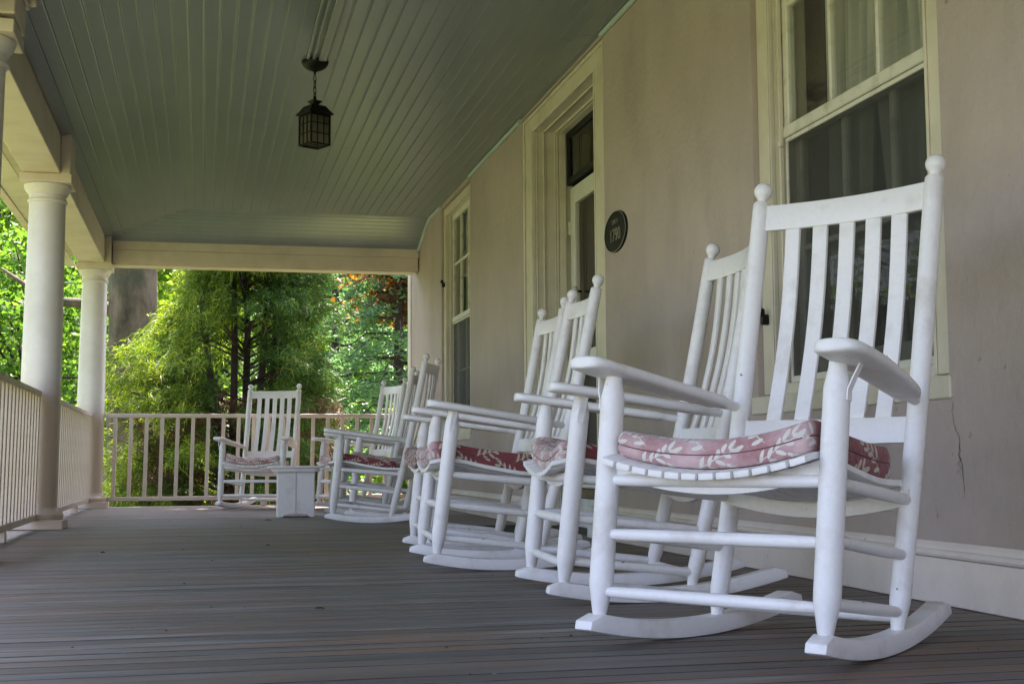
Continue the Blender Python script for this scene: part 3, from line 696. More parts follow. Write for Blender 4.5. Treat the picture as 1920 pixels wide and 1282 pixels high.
def build_chair():
    root = empty('rocking_chair')
    P_ = lambda u, v, z: Vector((u, v-.3, z))
    for s in (-1, 1):
        # front leg
        b = P_(s*.2846, 0, .064); t = P_(s*.2898, .057, .610); L = (t-b).length; d = (t-b)/L
        st = [(0, .013), (.006, .0165), (.062, .0265), (.072, .0278), (.30, .0278), (L-.065, .0278), (L-.052, .0272), (L-.012, .0195), (L, .0185)]
        link('front_leg', tubeme([b+d*a for a, _ in st], [r for _, r in st], 24), M['chair'], root, smooth=35)
        # rear post
        b = P_(s*.2375, .3998, .044); t = P_(s*.2418, .6295, 1.108); L = (t-b).length; d = (t-b)/L
        bow = lambda a: Vector((0, .010*math.sin(math.pi*a/L), 0))
        st = [(-.008, .0125), (.004, .0145), (.050, .0215), (.062, .0232)]+[(L*k, .0235) for k in (.2, .3, .4, .5, .6, .7, .8, .9)]+[(L-.03, .0232), (L-.004, .0225), (L, .020)]
        post = link('back_post', tubeme([b+d*a+bow(a) for a, _ in st], [r for _, r in st], 24), M['chair'], root, smooth=35)
        fp = [(.0115, -.004), (.011, .004), (.013, .009)]+[(.0245*math.sin(R_(a)), .0335-.0245*math.cos(R_(a))) for a in (40, 55, 70, 85, 100, 115, 130, 145, 160, 172)]
        me = latheme(fp, 24); me.transform(Matrix.Translation(t) @ d.to_track_quat('Z', 'Y').to_matrix().to_4x4())
        link('finial', me, M['chair'], post, smooth=60)
        # rocker: arc R=1.54 about v=.2736
        secs = []
        for k in range(23):
            v = -.052+(.762)*k/22; u = s*(.2846-.1175*v); z = (v-.2736)**2/(2*1.54)
            sl_ = (v-.2736)/1.54; th = .040-.004*abs(sl_)
            top = th+.002; w_ = .0245
            if k == 0: top = .020; 
            if k == 22: top = .022
            n_ = Vector((0, -sl_, 1)).normalized()
            c = P_(u, v, z)
            secs.append([c+Vector((-w_, 0, 0)), c+Vector((w_, 0, 0)), c+Vector((w_, 0, 0))+n_*top, c+Vector((-w_, 0, 0))+n_*top])
        # chamfered tips
        v = -.034; 
        link('rocker', ribbon(secs, bev=.0035), M['chair'], root, smooth=30)
        # arm: paddle front narrowing to a round dowel at the back post
        secs = []
        offu = .042 if s > 0 else .010
        prof = [(-.050, .020, .011), (-.048, .032, .0135), (-.041, .043, .015), (-.028, .050, .0155), (-.008, .0535, .0155), (.03, .0545, .0155), (.12, .0535, .0155), (.25, .048, .0155), (.34, .043, .0155), (.40, .038, .0152), (.425, .034, .0150), (.442, .027, .0145), (.454, .018, .0138), (.464, .0138, .0130), (.508, .0125, .0115)]
        for v, hw, ht in prof:
            t = (v+.050)/.558; z = .6345-.0765*t; uc = s*(.290+offu-(.048+offu)*max(0, v/.5)**1.35)
            dn = Vector((0, .12, 1)).normalized(); c = P_(uc, v, z); ring = []
            for k in range(16):
                a = 2*math.pi*k/16; ex = 3.2 if v < .44 else 2
                ca, sa = math.cos(a), math.sin(a)
                ring.append(c+Vector((1, 0, 0))*hw*math.copysign(abs(ca)**(2/ex), ca)+dn*ht*math.copysign(abs(sa)**(2/ex), sa))
            secs.append(ring)
        arm = link('armrest', ribbon(secs), M['chair'], root, smooth=50)
        # bent metal strap between leg and arm
        pts = [P_(s*.3185, .046, .530), P_(s*.3185, .049, .552), P_(s*.326, .053, .572), P_(s*(.344 if s > 0 else .330), .060, .6125), P_(s*(.368 if s > 0 else .338), .066, .6125)]
        secs = []
        for i_, p in enumerate(pts):
            dd = (pts[min(i_+1, 4)]-pts[max(i_-1, 0)]).normalized(); sdv = Vector((0, 1, 0))
            sdv = (sdv-dd*sdv.dot(dd)).normalized(); nn = dd.cross(sdv)
            secs.append([p+sdv*.009+nn*.0015, p-sdv*.009+nn*.0015, p-sdv*.009-nn*.0015, p+sdv*.009-nn*.0015])
        link('brace', ribbon(secs), M['chair'], arm)
    def rung(a, b, r=.0135):
        a, b = Vector(a), Vector(b); dd = (b-a); 
        ks = [0, .03, .15, .5, .85, .97, 1]; rr = [r*.78, r*.9, r, r*1.04, r, r*.9, r*.78]
        link('rung', tubeme([a+dd*k for k in ks], rr, 16), M['chair'], root, smooth=40)
    fr = lambda s, z: P_(s*(.2846+(z-.0676)*.0095), (z-.0676)*.1035, z)
    rr_ = lambda s, z: P_(s*.2385, .3998+(z-.044)*.2160+.006, z)
    for z, r in ((.3677, .0150), (.2451, .0140), (.1173, .0135)): rung(fr(-1, z)+Vector((.02, 0, 0)), fr(1, z)-Vector((.02, 0, 0)), r)
    for s in (-1, 1):
        for za, zb, r in ((.366, .330, .0140), (.252, .207, .0135), (.127, .083, .0130)):
            a, b = fr(s, za), rr_(s, zb); dd = (b-a).normalized(); rung(a+dd*.018, b-dd*.014, r)
    for z in (.316, .072): rung(rr_(-1, z)+Vector((.016, 0, 0)), rr_(1, z)-Vector((.016, 0, 0)), .0130)
    # seat battens and slats
    for v in (.040, .452):
        secs = []
        for k in range(15):
            u = -.262+.524*k/14
            if v > .3: u *= .95
            zt = seat_z(u, v)-.0135
            secs.append([P_(u, v-.011, zt-.036), P_(u, v+.011, zt-.036), P_(u, v+.011, zt), P_(u, v-.011, zt)])
        link('seat_batten', ribbon(secs, bev=.002), M['chair'], root, smooth=30)
    for i in range(12):
        t = (i+.5)/12*2-1; secs = []
        for k in range(15):
            v = -.029+.499*k/14; f = 1-.12*(v/.45); uc = t*.262*f; hw = .0184*f
            zc = seat_z(uc/f, v)
            if k == 0: zc -= .002
            sl_ = (.080*uc/f/.27/.27)
            nn = Vector((-sl_, 0, 1)).normalized(); uu = Vector((1, 0, sl_)).normalized()
            c = P_(uc, v, zc)
            secs.append([c-uu*hw-nn*.0085, c+uu*hw-nn*.0085, c+uu*hw+nn*.0060, c-uu*hw+nn*.0060])
        link('seat_slat', ribbon(secs, bev=.0018), M['chair'], root, smooth=30)
    # back rails
    back = lambda z: .3998+(z-.044)*.2160+.010*math.sin(math.pi*(z-.044)/1.06)
    def brail(name, z0, z1, depth):
        secs = []
        for k in range(21):
            t = -1+2*k/20; u = .226*t; dv = depth*(1-t*t); 
            secs.append([P_(u, back(z0)+dv-.009, z0), P_(u, back(z0)+dv+.009, z0), P_(u, back(z1)+dv+.009, z1), P_(u, back(z1)+dv-.009, z1)])
        link(name, ribbon(secs, bev=.0025), M['chair'], root, smooth=30)
    brail('top_rail', 1.028, 1.098, .030); brail('lower_rail', .462, .524, .026)
    for i in range(5):
        t = (-2+i)/2*.66; secs = []
        for k in range(15):
            z = .519+(1.033-.519)*k/14; f = k/14
            u = t*.226; dv = (.026+.004*f)*(1-t*t)+.016*math.sin(math.pi*f)*1.0
            hw = .0205
            secs.append([P_(u-hw, back(z)+dv-.0055, z), P_(u+hw, back(z)+dv-.0055, z), P_(u+hw, back(z)+dv+.0055, z), P_(u-hw, back(z)+dv+.0055, z)])
        link('back_slat', ribbon(secs, bev=.002), M['chair'], root, smooth=30)
    return root
def build_cushion(seed, mat):
    rg = random.Random(seed); NU, NV, NZ = 44, 34, 10
    tk = .062
    hu, v0, v1 = .250, .000, .434
    # superellipse-section pad: parametrise as closed shell of a box grid
    V = {}; verts = []; faces = []; uvs = []
    def wave(u, v): return .005*math.sin(9*u+seed)+.004*math.sin(13*v+2*seed+5*u)
    def pos(a, b, c):
        # a,b in -1..1 across/along, c in 0..1 height
        f = 1-.10*((b+1)/2)
        ed = max(abs(a)**6, abs(b)**6)
        rad = 1
        bulge = math.sin(math.pi*c)
        seam = 1-.75*math.exp(-((c-.5)/.07)**2)
        ku = 1.0-.020*(1-bulge*seam)*abs(a)**4; kv = .020*(1-bulge*seam)*abs(b)**4*math.copysign(1, b)
        # rounded corners in plan
        if abs(a) > .8 and abs(b) > .8:
            ca, cb = (abs(a)-.8)/.2, (abs(b)-.8)/.2; m_ = math.hypot(ca, cb)
            if m_ > 0:
                k_ = max(ca, cb)/m_; q_ = .45+.55*k_ if False else k_
                k2 = .5+.5*k_
                a_ = .8+ca*.2*k2; b_ = .8+cb*.2*k2; a = math.copysign(a_, a); b = math.copysign(b_, b)
        u = a*hu*f*ku; v = (v0+v1)/2+b*(v1-v0)/2-kv*.55
        zb = seat_z(u/(f), v)+.0075
        dome = (1-abs(a)**3.2)*(1-abs(b)**3.2)
        topz = tk*(.86+.12*dome)+wave(u, v)+(.016*max(0, a)**2 if seed % 2 else .010*max(0, -a)**2)
        z = zb+topz*c-.004*(1-dome)*(1-c)*0
        edge = max(abs(a), abs(b))
        if c in (0, 1): pass
        rr = .012
        return Vector((u, v-.3, z))
    bm = bmesh.new(); lay = bm.loops.layers.uv.new('UVMap'); vd = {}
    def vert(key, p):
        if key not in vd: vd[key] = bm.verts.new(p)
        return vd[key]
    def quad(ks, ps, us):
        try: f = bm.faces.new([vert(k, p) for k, p in zip(ks, ps)])
        except ValueError: return
        for lp, uv_ in zip(f.loops, us): lp[lay].uv = uv_
    A = [-1+2*i/NU for i in range(NU+1)]; Bv = [-1+2*j/NV for j in range(NV+1)]; C = [k/NZ for k in range(NZ+1)]
    def K(i, j, k): return (i, j, k)
    for i in range(NU):
        for j in range(NV):
            for k in (0, NZ):
                ids = [(i, j), (i+1, j), (i+1, j+1), (i, j+1)]
                if k == 0: ids = ids[::-1]
                ps = [pos(A[a], Bv[b], C[k]) for a, b in ids]
                quad([K(a, b, k) for a, b in ids], ps, [(p.x, p.y+.31+tk) for p in ps])
    for k in range(NZ):
        for i in range(NU):
            for j in (0, NV):
                ids = [(i, k), (i+1, k), (i+1, k+1), (i, k+1)]
                if j == NV: ids = ids[::-1]
                ps = [pos(A[a], Bv[j], C[c]) for a, c in ids]
                quad([K(a, j, c) for a, c in ids], ps, [(p.x+(0 if j == 0 else .33), tk*C[c]) for p, (a, c) in zip(ps, ids)])
        for j in range(NV):
            for i in (0, NU):
                ids = [(j, k), (j+1, k), (j+1, k+1), (j, k+1)]
                if i == 0: ids = ids[::-1]
                ps = [pos(A[i], Bv[b], C[c]) for b, c in ids]
                quad([K(i, b, c) for b, c in ids], ps, [(p.y+.71*(1 if i else -1)+.3, tk*C[c]+.033) for p, (b, c) in zip(ps, ids)])
    bmesh.ops.recalc_face_normals(bm, faces=bm.faces)
    # soften the long edges
    bmesh.ops.smooth_vert(bm, verts=[v for v in bm.verts], factor=.5, use_axis_x=True, use_axis_y=True, use_axis_z=True)
    fin = {k_: v_.co.copy() for k_, v_ in vd.items()}
    me = mesh(bm, 'cushion')
    o = link('seat_cushion', me, mat, None, smooth=70)
    for row, ax in (([(i, 0) for i in range(1, NU)], Vector((0, -.0008, 0))), ([(0, j) for j in range(1, NV)], Vector((-.0008, 0, 0))), ([(NU, j) for j in range(1, NV)], Vector((.0008, 0, 0)))):
        pts = [fin[(i, j, NZ//2)]+ax for i, j in row]
        link('seam', tubeme(pts, [.0015]*len(pts), 6), M['seam'], o, smooth=60)
    return o
CH = [ # x, y, angle, tilt, label, cushion kind, cushion label
 (1.284, 2.8564, 235.49, .0289, 'nearest and largest white slatted rocking chair, in front of the near window', 'cush_pink', 'pale pink leaf-print cushion on the nearest rocking chair'),
 (1.3533, 4.061, 274.2, .0021, 'second white rocking chair, half hidden behind the nearest one', 'cush_pink', 'pink leaf-print cushion on the second rocking chair, half hidden by its front legs'),
 (1.1902, 5.3195, 273.49, .0166, 'white rocking chair whose back stands right before the door and the plaque', 'cush_pink', 'dark red leaf-print cushion with pale front corner, beside the door'),
 (1.2824, 6.0901, 271.97, -.0022, 'white rocking chair overlapped by the one in front of it beside the door', 'cush_red', 'red leaf-print cushion sticking out left of the one in front of the door'),
 (1.2524, 9.4076, 289.4, .0084, 'white rocking chair turned away toward the far railing, by the far window', 'cush_red', 'red leaf-print cushion on the chair turned away by the far window'),
 (1.3356, 10.699, 282.5, -.0002, 'mostly hidden white rocking chair behind the one turned away', 'cush_red', 'mostly hidden cushion behind the chair that is turned away'),
 (1.3991, 12.022, 254.33, -.0169, 'farthest white rocking chair by the wall, next to the end railing', 'cush_pink', 'pale pink cushion on the farthest chair by the wall'),
 (.5369, 12.582, 201.85, .0098, 'white rocking chair facing the camera alone before the evergreen', 'cush_pink', 'pale pink cushion on the chair that faces the camera before the evergreen')]
proto = build_chair()
cush = {('cush_pink', 1): build_cushion(1, M['cush_pink']), ('cush_red', 2): build_cushion(2, M['cush_red']), ('cush_pink', 4): build_cushion(4, M['cush_pink'])}
used = set()
for i, (x, y, t, k, lab, ck, cl) in enumerate(CH):
    c = proto if i == 0 else copy_tree(proto)
    a = math.pi-R_(t); Rr = 1.54
    dz = Rr-(Rr*math.cos(k)-(-.0264)*math.sin(k))
    c.location = (x, y, dz+.0015); c.rotation_euler = (-k, 0, a)
    tag(c, lab, 'rocking chair', 'white rocking chairs on the porch')
    key = ('cush_red', 2) if ck == 'cush_red' else ('cush_pink', 1 if i % 2 == 0 else 4)
    q = cush[key] if key not in used else copy_tree(cush[key]); used.add(key)
    fw = (0, .012, .040, .055, 0, .02, .02, 0)[i]
    q.location = c.location+Vector((math.sin(R_(t)), math.cos(R_(t)), 0))*fw; q.rotation_euler = c.rotation_euler
    tag(q, cl, 'cushion', 'leaf-print seat cushions')

# ------------------------------------------------------------------ side table
def table():
    root = empty('side_table', (.708, 10.50, 0), (0, 0, R_(-2))); tag(root, 'small white side table with a split board front between two chairs', 'side table')
    def slab(hx, hy, z0, z1, cut, bev):
        bm = bmesh.new(); pts = [(-hx+cut, -hy), (hx-cut, -hy), (hx-cut*.3, -hy+cut*.35), (hx, -hy+cut), (hx, hy-cut), (hx-cut*.3, hy-cut*.35), (hx-cut, hy), (-hx+cut, hy), (-hx+cut*.3, hy-cut*.35), (-hx, hy-cut), (-hx, -hy+cut), (-hx+cut*.3, -hy+cut*.35)]
        a = [bm.verts.new((x, y, z0)) for x, y in pts]; b = [bm.verts.new((x, y, z1)) for x, y in pts]
        bm.faces.new(a[::-1]); bm.faces.new(b)
        for i in range(12): bm.faces.new((a[i], a[(i+1) % 12], b[(i+1) % 12], b[i]))
        bmesh.ops.bevel(bm, geom=list(bm.edges), offset=bev, segments=2, affect='EDGES'); return mesh(bm)
    link('table_top', slab(.222, .20, .375, .390, .06, .005), M['chair'], root, smooth=40)
    link('apron', slab(.186, .18, .344, .373, .05, .010), M['chair'], root, smooth=40)
    def board(x0, x1, y, foot_left):
        # front board with cut-out foot
        W = x1-x0; c = .035
        pts = [(x0, 0), (x0+c, 0), (x0+c+.018, .022), (x1, .026), (x1, .341), (x0, .341)] if foot_left else [(x0, .026), (x1-c-.018, .022), (x1-c, 0), (x1, 0), (x1, .341), (x0, .341)]
        bm = bmesh.new(); a = [bm.verts.new((x, y, z+.001)) for x, z in pts]; b = [bm.verts.new((x, y+.019, z+.001)) for x, z in pts]
        bm.faces.new(a); bm.faces.new(b[::-1]); n = len(pts)
        for i in range(n): bm.faces.new((a[i], b[i], b[(i+1) % n], a[(i+1) % n]))
        bmesh.ops.recalc_face_normals(bm, faces=bm.faces); bmesh.ops.bevel(bm, geom=list(bm.edges), offset=.002, segments=1, affect='EDGES'); return mesh(bm)
    for yy in (-.135, .116):
        link('front_board', board(-.137, -.0015, yy, True), M['chair'], root); link('front_board', board(.0015, .137, yy, False), M['chair'], root)
    for s in (-1, 1): link('side_board', boxme(s*.135-.009, s*.135+.009, -.115, .115, .001, .341, .002), M['chair'], root)
table()

# ------------------------------------------------------------------ hanging lantern
def lantern():
    root = empty('hanging_lantern', (.607, 7.63, HC-.003), (0, 0, R_(28))); tag(root, 'black caged lantern with amber glass hanging by a chain from the ceiling', 'lantern')
    link('canopy', latheme([(.012, -.060), (.020, -.054), (.040, -.048), (.060, -.036), (.073, -.020), (.078, -.008), (.078, 0)], 32), M['black'], root, smooth=40)
    link('canopy_loop', tubeme([(.0, 0, -.055), (.0, 0, -.075)], [.008, .006], 12), M['black'], root, smooth=40)
    z = -.078
    for k in range(4):
        pts = []; hz = .0225; hx = .008
        for a in range(17):
            an = 2*math.pi*a/16; p = Vector((hx*math.cos(an), 0, hz*math.sin(an)))
            if k % 2: p = Vector((0, p.x, p.z))
            pts.append(p+Vector((0, 0, z-hz)))
        link('chain_link', tubeme(pts, [.0024]*17, 6), M['black'], root, smooth=60); z -= .0345
    zt = z-.012
    # from zt downwards: stem, small cap, roof, body
    link('stem', tubeme([(0, 0, zt+.025), (0, 0, zt-.02)], [.008, .012], 12), M['black'], root, smooth=40)
    def sq(rs):  # square lathe
        bm = bmesh.new(); rings = [[bm.verts.new((sx*r, sy*r, zz)) for sx, sy in ((-1, -1), (1, -1), (1, 1), (-1, 1))] for r, zz in rs]
        for r0, r1 in zip(rings, rings[1:]):
            for k in range(4): bm.faces.new((r0[k], r0[(k+1) % 4], r1[(k+1) % 4], r1[k]))
        bm.faces.new(rings[0][::-1]); bm.faces.new(rings[-1]); bmesh.ops.recalc_face_normals(bm, faces=bm.faces)
        bmesh.ops.bevel(bm, geom=list(bm.edges), offset=.0015, segments=1, affect='EDGES'); return mesh(bm)
    zr = -.240
    link('chimney_cap', sq([(.006, zt-.018), (.018, zt-.026), (.033, zr+.008), (.030, zr+.002), (.018, zr-.006), (.018, zr-.018)]), M['black'], root)
    link('lantern_roof', sq([(.022, zr-.016), (.040, zr-.022), (.048, zr-.026), (.067, zr-.056), (.080, zr-.072), (.080, zr-.078), (.064, zr-.080)]), M['black'], root)
    zb0 = zr-.080; zb1 = -.495; hw = .0625
    for sx in (-1, 1):
        for sy in (-1, 1): link('corner_post', boxme(sx*hw-.005, sx*hw+.005, sy*hw-.005, sy*hw+.005, zb1, zb0, .001), M['black'], root)
    bm = bmesh.new()
    for z0, z1 in ((zb1-.004, zb1+.006), (zb0-.010, zb0)):
        for s in (-1, 1): box(bm, -hw, hw, s*hw-.0055, s*hw+.0055, z0, z1, .001); box(bm, s*hw-.0055, s*hw+.0055, -hw, hw, z0, z1, .001)
    bf = link('body_frame', mesh(bm), M['black'], root)
    for s in (-1, 1):
        for k in (-1, 1):
            for ax in (0, 1):
                a = (k*hw/3-.0022, k*hw/3+.0022); b = (s*(hw+.002)-.0022, s*(hw+.002)+.0022)
                d = (*a, *b) if ax == 0 else (*b, *a); link('glazing_bar', boxme(*d, zb1, zb0, 0), M['black'], root)
        for k in (1, 2):
            zz = zb1+(zb0-zb1)*k/3+.004
            for ax in (0, 1):
                a = (-hw, hw); b = (s*(hw+.003)-.0022, s*(hw+.003)+.0022)
                d = (*a, *b) if ax == 0 else (*b, *a); link('glazing_bar', boxme(*d, zz-.0022, zz+.0022, 0), M['black'], root)
        for ax in (0, 1):
            a = (-hw+.006, hw-.006); b = (s*(hw-.003)-.0008, s*(hw-.003)+.0008)
            d = (*a, *b) if ax == 0 else (*b, *a); link('glass_pane', boxme(*d, zb1+.006, zb0-.010, 0), M['amber'], root)
    for k in (-1, 1):
        link('bottom_bar', boxme(-hw, hw, k*.02-.002, k*.02+.002, zb1-.002, zb1+.003, 0), M['black'], root)
    link('bulb', latheme([(.004, zb0-.008), (.013, zb0-.02), (.014, zb0-.04), (.022, zb0-.06), (.026, zb0-.078), (.020, zb0-.098), (.006, zb0-.106)], 20), M['doorp'], root, smooth=60)
lantern()
cd = link('wire_raceway', boxme(.553, .572, Y0, 7.56, HC-.013, HC-.001, .003), M['ceiling'], ceiling)
cd = link('wire_raceway', boxme(.588, .606, Y0, 7.56, HC-.013, HC-.001, .003), M['ceiling'], ceiling)
cd = link('ceiling_strip', boxme(.624, .668, Y0, 7.56, HC-.018, HC-.001, .003), M['ceiling'], ceiling)

# ------------------------------------------------------------------ trees
def leaves(cents, size, flat=.0, aspect=.62, jitter=.35):
    """diamond leaves, two triangles each folded on the midrib"""
    n = len(cents); a = RNG.normal(size=(n, 3)); a[:, 2] *= .6; a /= np.linalg.norm(a, axis=1)[:, None]
    b = RNG.normal(size=(n, 3)); b -= a*(a*b).sum(1)[:, None]; b /= np.linalg.norm(b, axis=1)[:, None]
    nn = np.cross(a, b); s = size*(1+jitter*RNG.uniform(-1, 1, n))[:, None]
    p0 = cents-a*s*.5; p1 = cents+b*s*aspect*.5+nn*s*.08; p2 = cents+a*s*.5; p3 = cents-b*s*aspect*.5+nn*s*.08
    V = np.stack([p0, p1, p2, p3], 1).reshape(-1, 3); F = np.arange(4*n).reshape(-1, 4)
    return V, F
def clumps(ncl, per, shape, rad, surf=.75):
    """leaf centres in clumps inside an ellipsoid-like crown; shape: (cx,cy,cz,rx,ry,rz)"""
    cx, cy, cz, rx, ry, rz = shape
    d = RNG.normal(size=(ncl, 3)); d /= np.linalg.norm(d, axis=1)[:, None]
    r = surf+(1-surf)*RNG.uniform(-1, 1, ncl); r = np.clip(r*RNG.uniform(.7, 1.12, ncl), .15, 1.2)
    c = d*r[:, None]*np.array([rx, ry, rz])+np.array([cx, cy, cz])
    out = []
    for p in c:
        q = RNG.normal(size=(per, 3))*np.array([rad, rad, rad*.45])*RNG.uniform(.7, 1.3); out.append(p+q)
    return np.concatenate(out), c
def limbs(bm, base, targets, r0, seg=7):
    for t in targets:
        b = Vector(base); t = Vector(t); mid = b.lerp(t, .5)+Vector((random.uniform(-.3, .3), random.uniform(-.3, .3), random.uniform(0, .5)))
        tube(bm, [b, b.lerp(mid, .5)+Vector((0, 0, .1)), mid, t], [r0, r0*.7, r0*.45, r0*.12], seg)
def tree(name, label, x, y, h, cr, mat, leaf=.11, ncl=110, per=190, tr=.22, low=.25, bark='bark', cat='tree', group=None, crown=None):
    root = empty(name, (x, y, GZ)); tag(root, label, cat, group)
    cz = h*(low+1)/2; shp = crown or (0, 0, cz, cr, cr, h*(1-low)/2*1.02)
    P, c = clumps(ncl, per, shp, cr*.13)
    P = P[P[:, 2] > .2]
    V, F = leaves(P, leaf)
    link('crown', npmesh('crown', V, F), M[mat], root)
    bm = bmesh.new()
    lean = Vector((random.uniform(-.3, .3), random.uniform(-.3, .3), 0))
    tube(bm, [(0, 0, -.1), (0, 0, .3), lean*.4+Vector((0, 0, h*.3)), lean+Vector((0, 0, h*.6)), lean*1.2+Vector((0, 0, h*.9))], [tr*1.35, tr, tr*.8, tr*.5, tr*.08], 12)
    link('trunk', mesh(bm), M[bark], root, smooth=60)
    bm = bmesh.new(); idx = RNG.choice(len(c), min(26, len(c)), replace=False)
    for i in idx:
        t = c[i]; zb = max(h*.15, min(h*.75, t[2]*.7)); limbs(bm, (lean.x*zb/h, lean.y*zb/h, zb), [t], tr*.36)
    link('limbs', mesh(bm), M[bark], root, smooth=60)
    return root
TG = 'leafy trees beyond the porch'
tree('maple_tree', 'bright green maple left of the second column', -4.6, 30, 11, 4.2, 'maple', .17, 150, 170, .3, .12, group=TG)
tree('oak_tree', 'deep green tree low behind the left railing', -3.1, 24, 5.2, 2.0, 'oak', .12, 70, 150, .12, .05, group=TG)
tree('maple_tree', 'lime green tree just right of the grey-brown trunk', .2, 33, 11, 4.0, 'lime', .17, 130, 170, .28, .1, group=TG)
tree('maple_tree', 'tall pale tree in the gap behind the evergreen trunks', 3.2, 40, 13, 4.5, 'maple', .2, 120, 170, .3, .08, group=TG)
tree('oak_tree', 'deep green tree behind the copper leaves at the wall corner', 6.8, 34, 12, 4.2, 'oak', .17, 130, 170, .3, .1, group=TG)
tree('maple_tree', 'farthest lime tree, seen left of the second column', -9.5, 44, 13, 5.5, 'lime', .22, 120, 170, .35, .08, group=TG)
tree('oak_tree', 'dark far tree filling the gap between the two columns', -3.8, 48, 12, 4.8, 'oak', .22, 120, 170, .35, .04, group=TG)
tree('oak_tree', 'broad green tree added out of view left of the porch middle', -8.5, 8.5, 9, 3.6, 'oak', .17, 130, 160, .3, .1, group=TG)  # unseen tree added to screen sky light from the middle of the porch
tree('maple_tree', 'green tree added out of view left of the porch end', -8.0, 15.5, 9, 3.4, 'maple', .17, 120, 160, .28, .08, group=TG)  # also put in out of view to hold back sky light
tree('lime_shrub', 'bright lime shrub low behind the farthest chair', 3.6, 19.0, 2.3, 1.2, 'lime', .09, 60, 150, .05, .05, cat='shrub')
tree('lime_shrub', 'bright lime shrub low behind the evergreen on its left', -2.6, 22.5, 2.2, 1.4, 'lime', .10, 60, 150, .05, .05, cat='shrub')
# Japanese maple with copper leaves hanging in from the right
r_ = tree('japanese_maple', 'copper and orange leaved maple under the end beam by the wall', 4.7, 22, 6.3, 2.2, 'copper', .12, 75, 150, .11, .6, crown=(-.55, 0, 4.15, 2.1, 1.6, 1.0))
# layered blue-green conifer right of the evergreen
def conifer(name, label, x, y, h, cr, mat, n_br, per, lw, group=None, lo=.2):
    root = empty(name, (x, y, GZ)); tag(root, label, 'tree', group)
    P = []; bm = bmesh.new()
    for i in range(n_br):
        t = (i+.5)/n_br; z = lo+(h-lo)*t; L = cr*(1-t)**.75*random.uniform(.75, 1.15)+.1; a = i*2.4+random.uniform(-.3, .3)
        dx, dy = math.cos(a), math.sin(a); droop = .25*L
        tube(bm, [(0, 0, z), (dx*L*.5, dy*L*.5, z+.04), (dx*L, dy*L, z-droop)], [.02+.02*(1-t), .015, .004], 5)
        m_ = int(per*(.35+L/cr)); s = RNG.uniform(.15, 1.0, m_)**.7*L
        wdt = .22*(L-s*.5)
        q = np.stack([dx*s-dy*RNG.normal(size=m_)*wdt, dy*s+dx*RNG.normal(size=m_)*wdt, z-droop*(s/L)**2-RNG.uniform(0, .16, m_)], 1); P.append(q)
    P = np.concatenate(P); V, F = leaves(P, lw, aspect=.28)
    link('crown', npmesh('crown', V, F), M[mat], root); link('limbs', mesh(bm), M['bark'], root)
    link('trunk', tubeme([(0, 0, -.1), (0, 0, h*.5), (0, 0, h*.98)], [.11, .07, .01], 10), M['bark'], root, smooth=60)
conifer('hemlock_tree', 'blue-green conifer between the evergreen and the wall corner', 3.1, 21.5, 7.6, 2.0, 'blue', 90, 230, .12)
conifer('hemlock_tree', 'dark conifer at the right of the far railing', 2.5, 26, 8.6, 2.4, 'blue', 80, 220, .14)
conifer('hemlock_tree', 'blue-green conifer seen low left of the first railing', -6.0, 27, 6.5, 2.0, 'blue', 70, 200, .13)

# big trunk with an added, unseen crown
def big_tree():
    root = empty('old_tree', (-1.02, 20.0, GZ)); tag(root, 'thick grey-brown tree trunk right behind the corner column', 'tree')
    bm = bmesh.new(); seg = 28; rings = []
    for i in range(30):
        z = -.1+8.5*i/29; base = .38+.16*math.exp(-max(0, z)/.5)-.012*z; rings.append([])
        for k in range(seg):
            a = 2*math.pi*k/seg; r = base*(1+.05*math.sin(3*a+z*.5)+.03*math.sin(7*a-z)+random.uniform(-.012, .012))
            rings[-1].append(bm.verts.new((r*math.cos(a)+.03*math.sin(z), r*math.sin(a), z)))
    for r0, r1 in zip(rings, rings[1:]):
        for k in range(seg): bm.faces.new((r0[k], r0[(k+1) % seg], r1[(k+1) % seg], r1[k]))
    link('trunk', mesh(bm), M['bigbark'], root, smooth=60)
    P, c = clumps(60, 90, (1.2, -3.4, 9.2, 4.8, 1.7, 1.3), .45, .6); V, F = leaves(P, .2); link('crown', npmesh('crown', V, F), M['oak'], root)  # crown set forward of the trunk, shaped to dapple the porch end
    bm = bmesh.new(); limbs(bm, (0, 0, 7.6), [tuple(c[i]) for i in range(16)], .15)
    link('limbs', mesh(bm), M['bigbark'], root, smooth=60); bm = bmesh.new(); tube(bm, [(0, 0, 3.2), (-.6, .2, 3.35), (-1.2, .3, 3.4), (-1.9, .6, 3.9)], [.10, .085, .06, .02], 8)
    link('branch', mesh(bm), M['bigbark'], root, smooth=60)
big_tree()

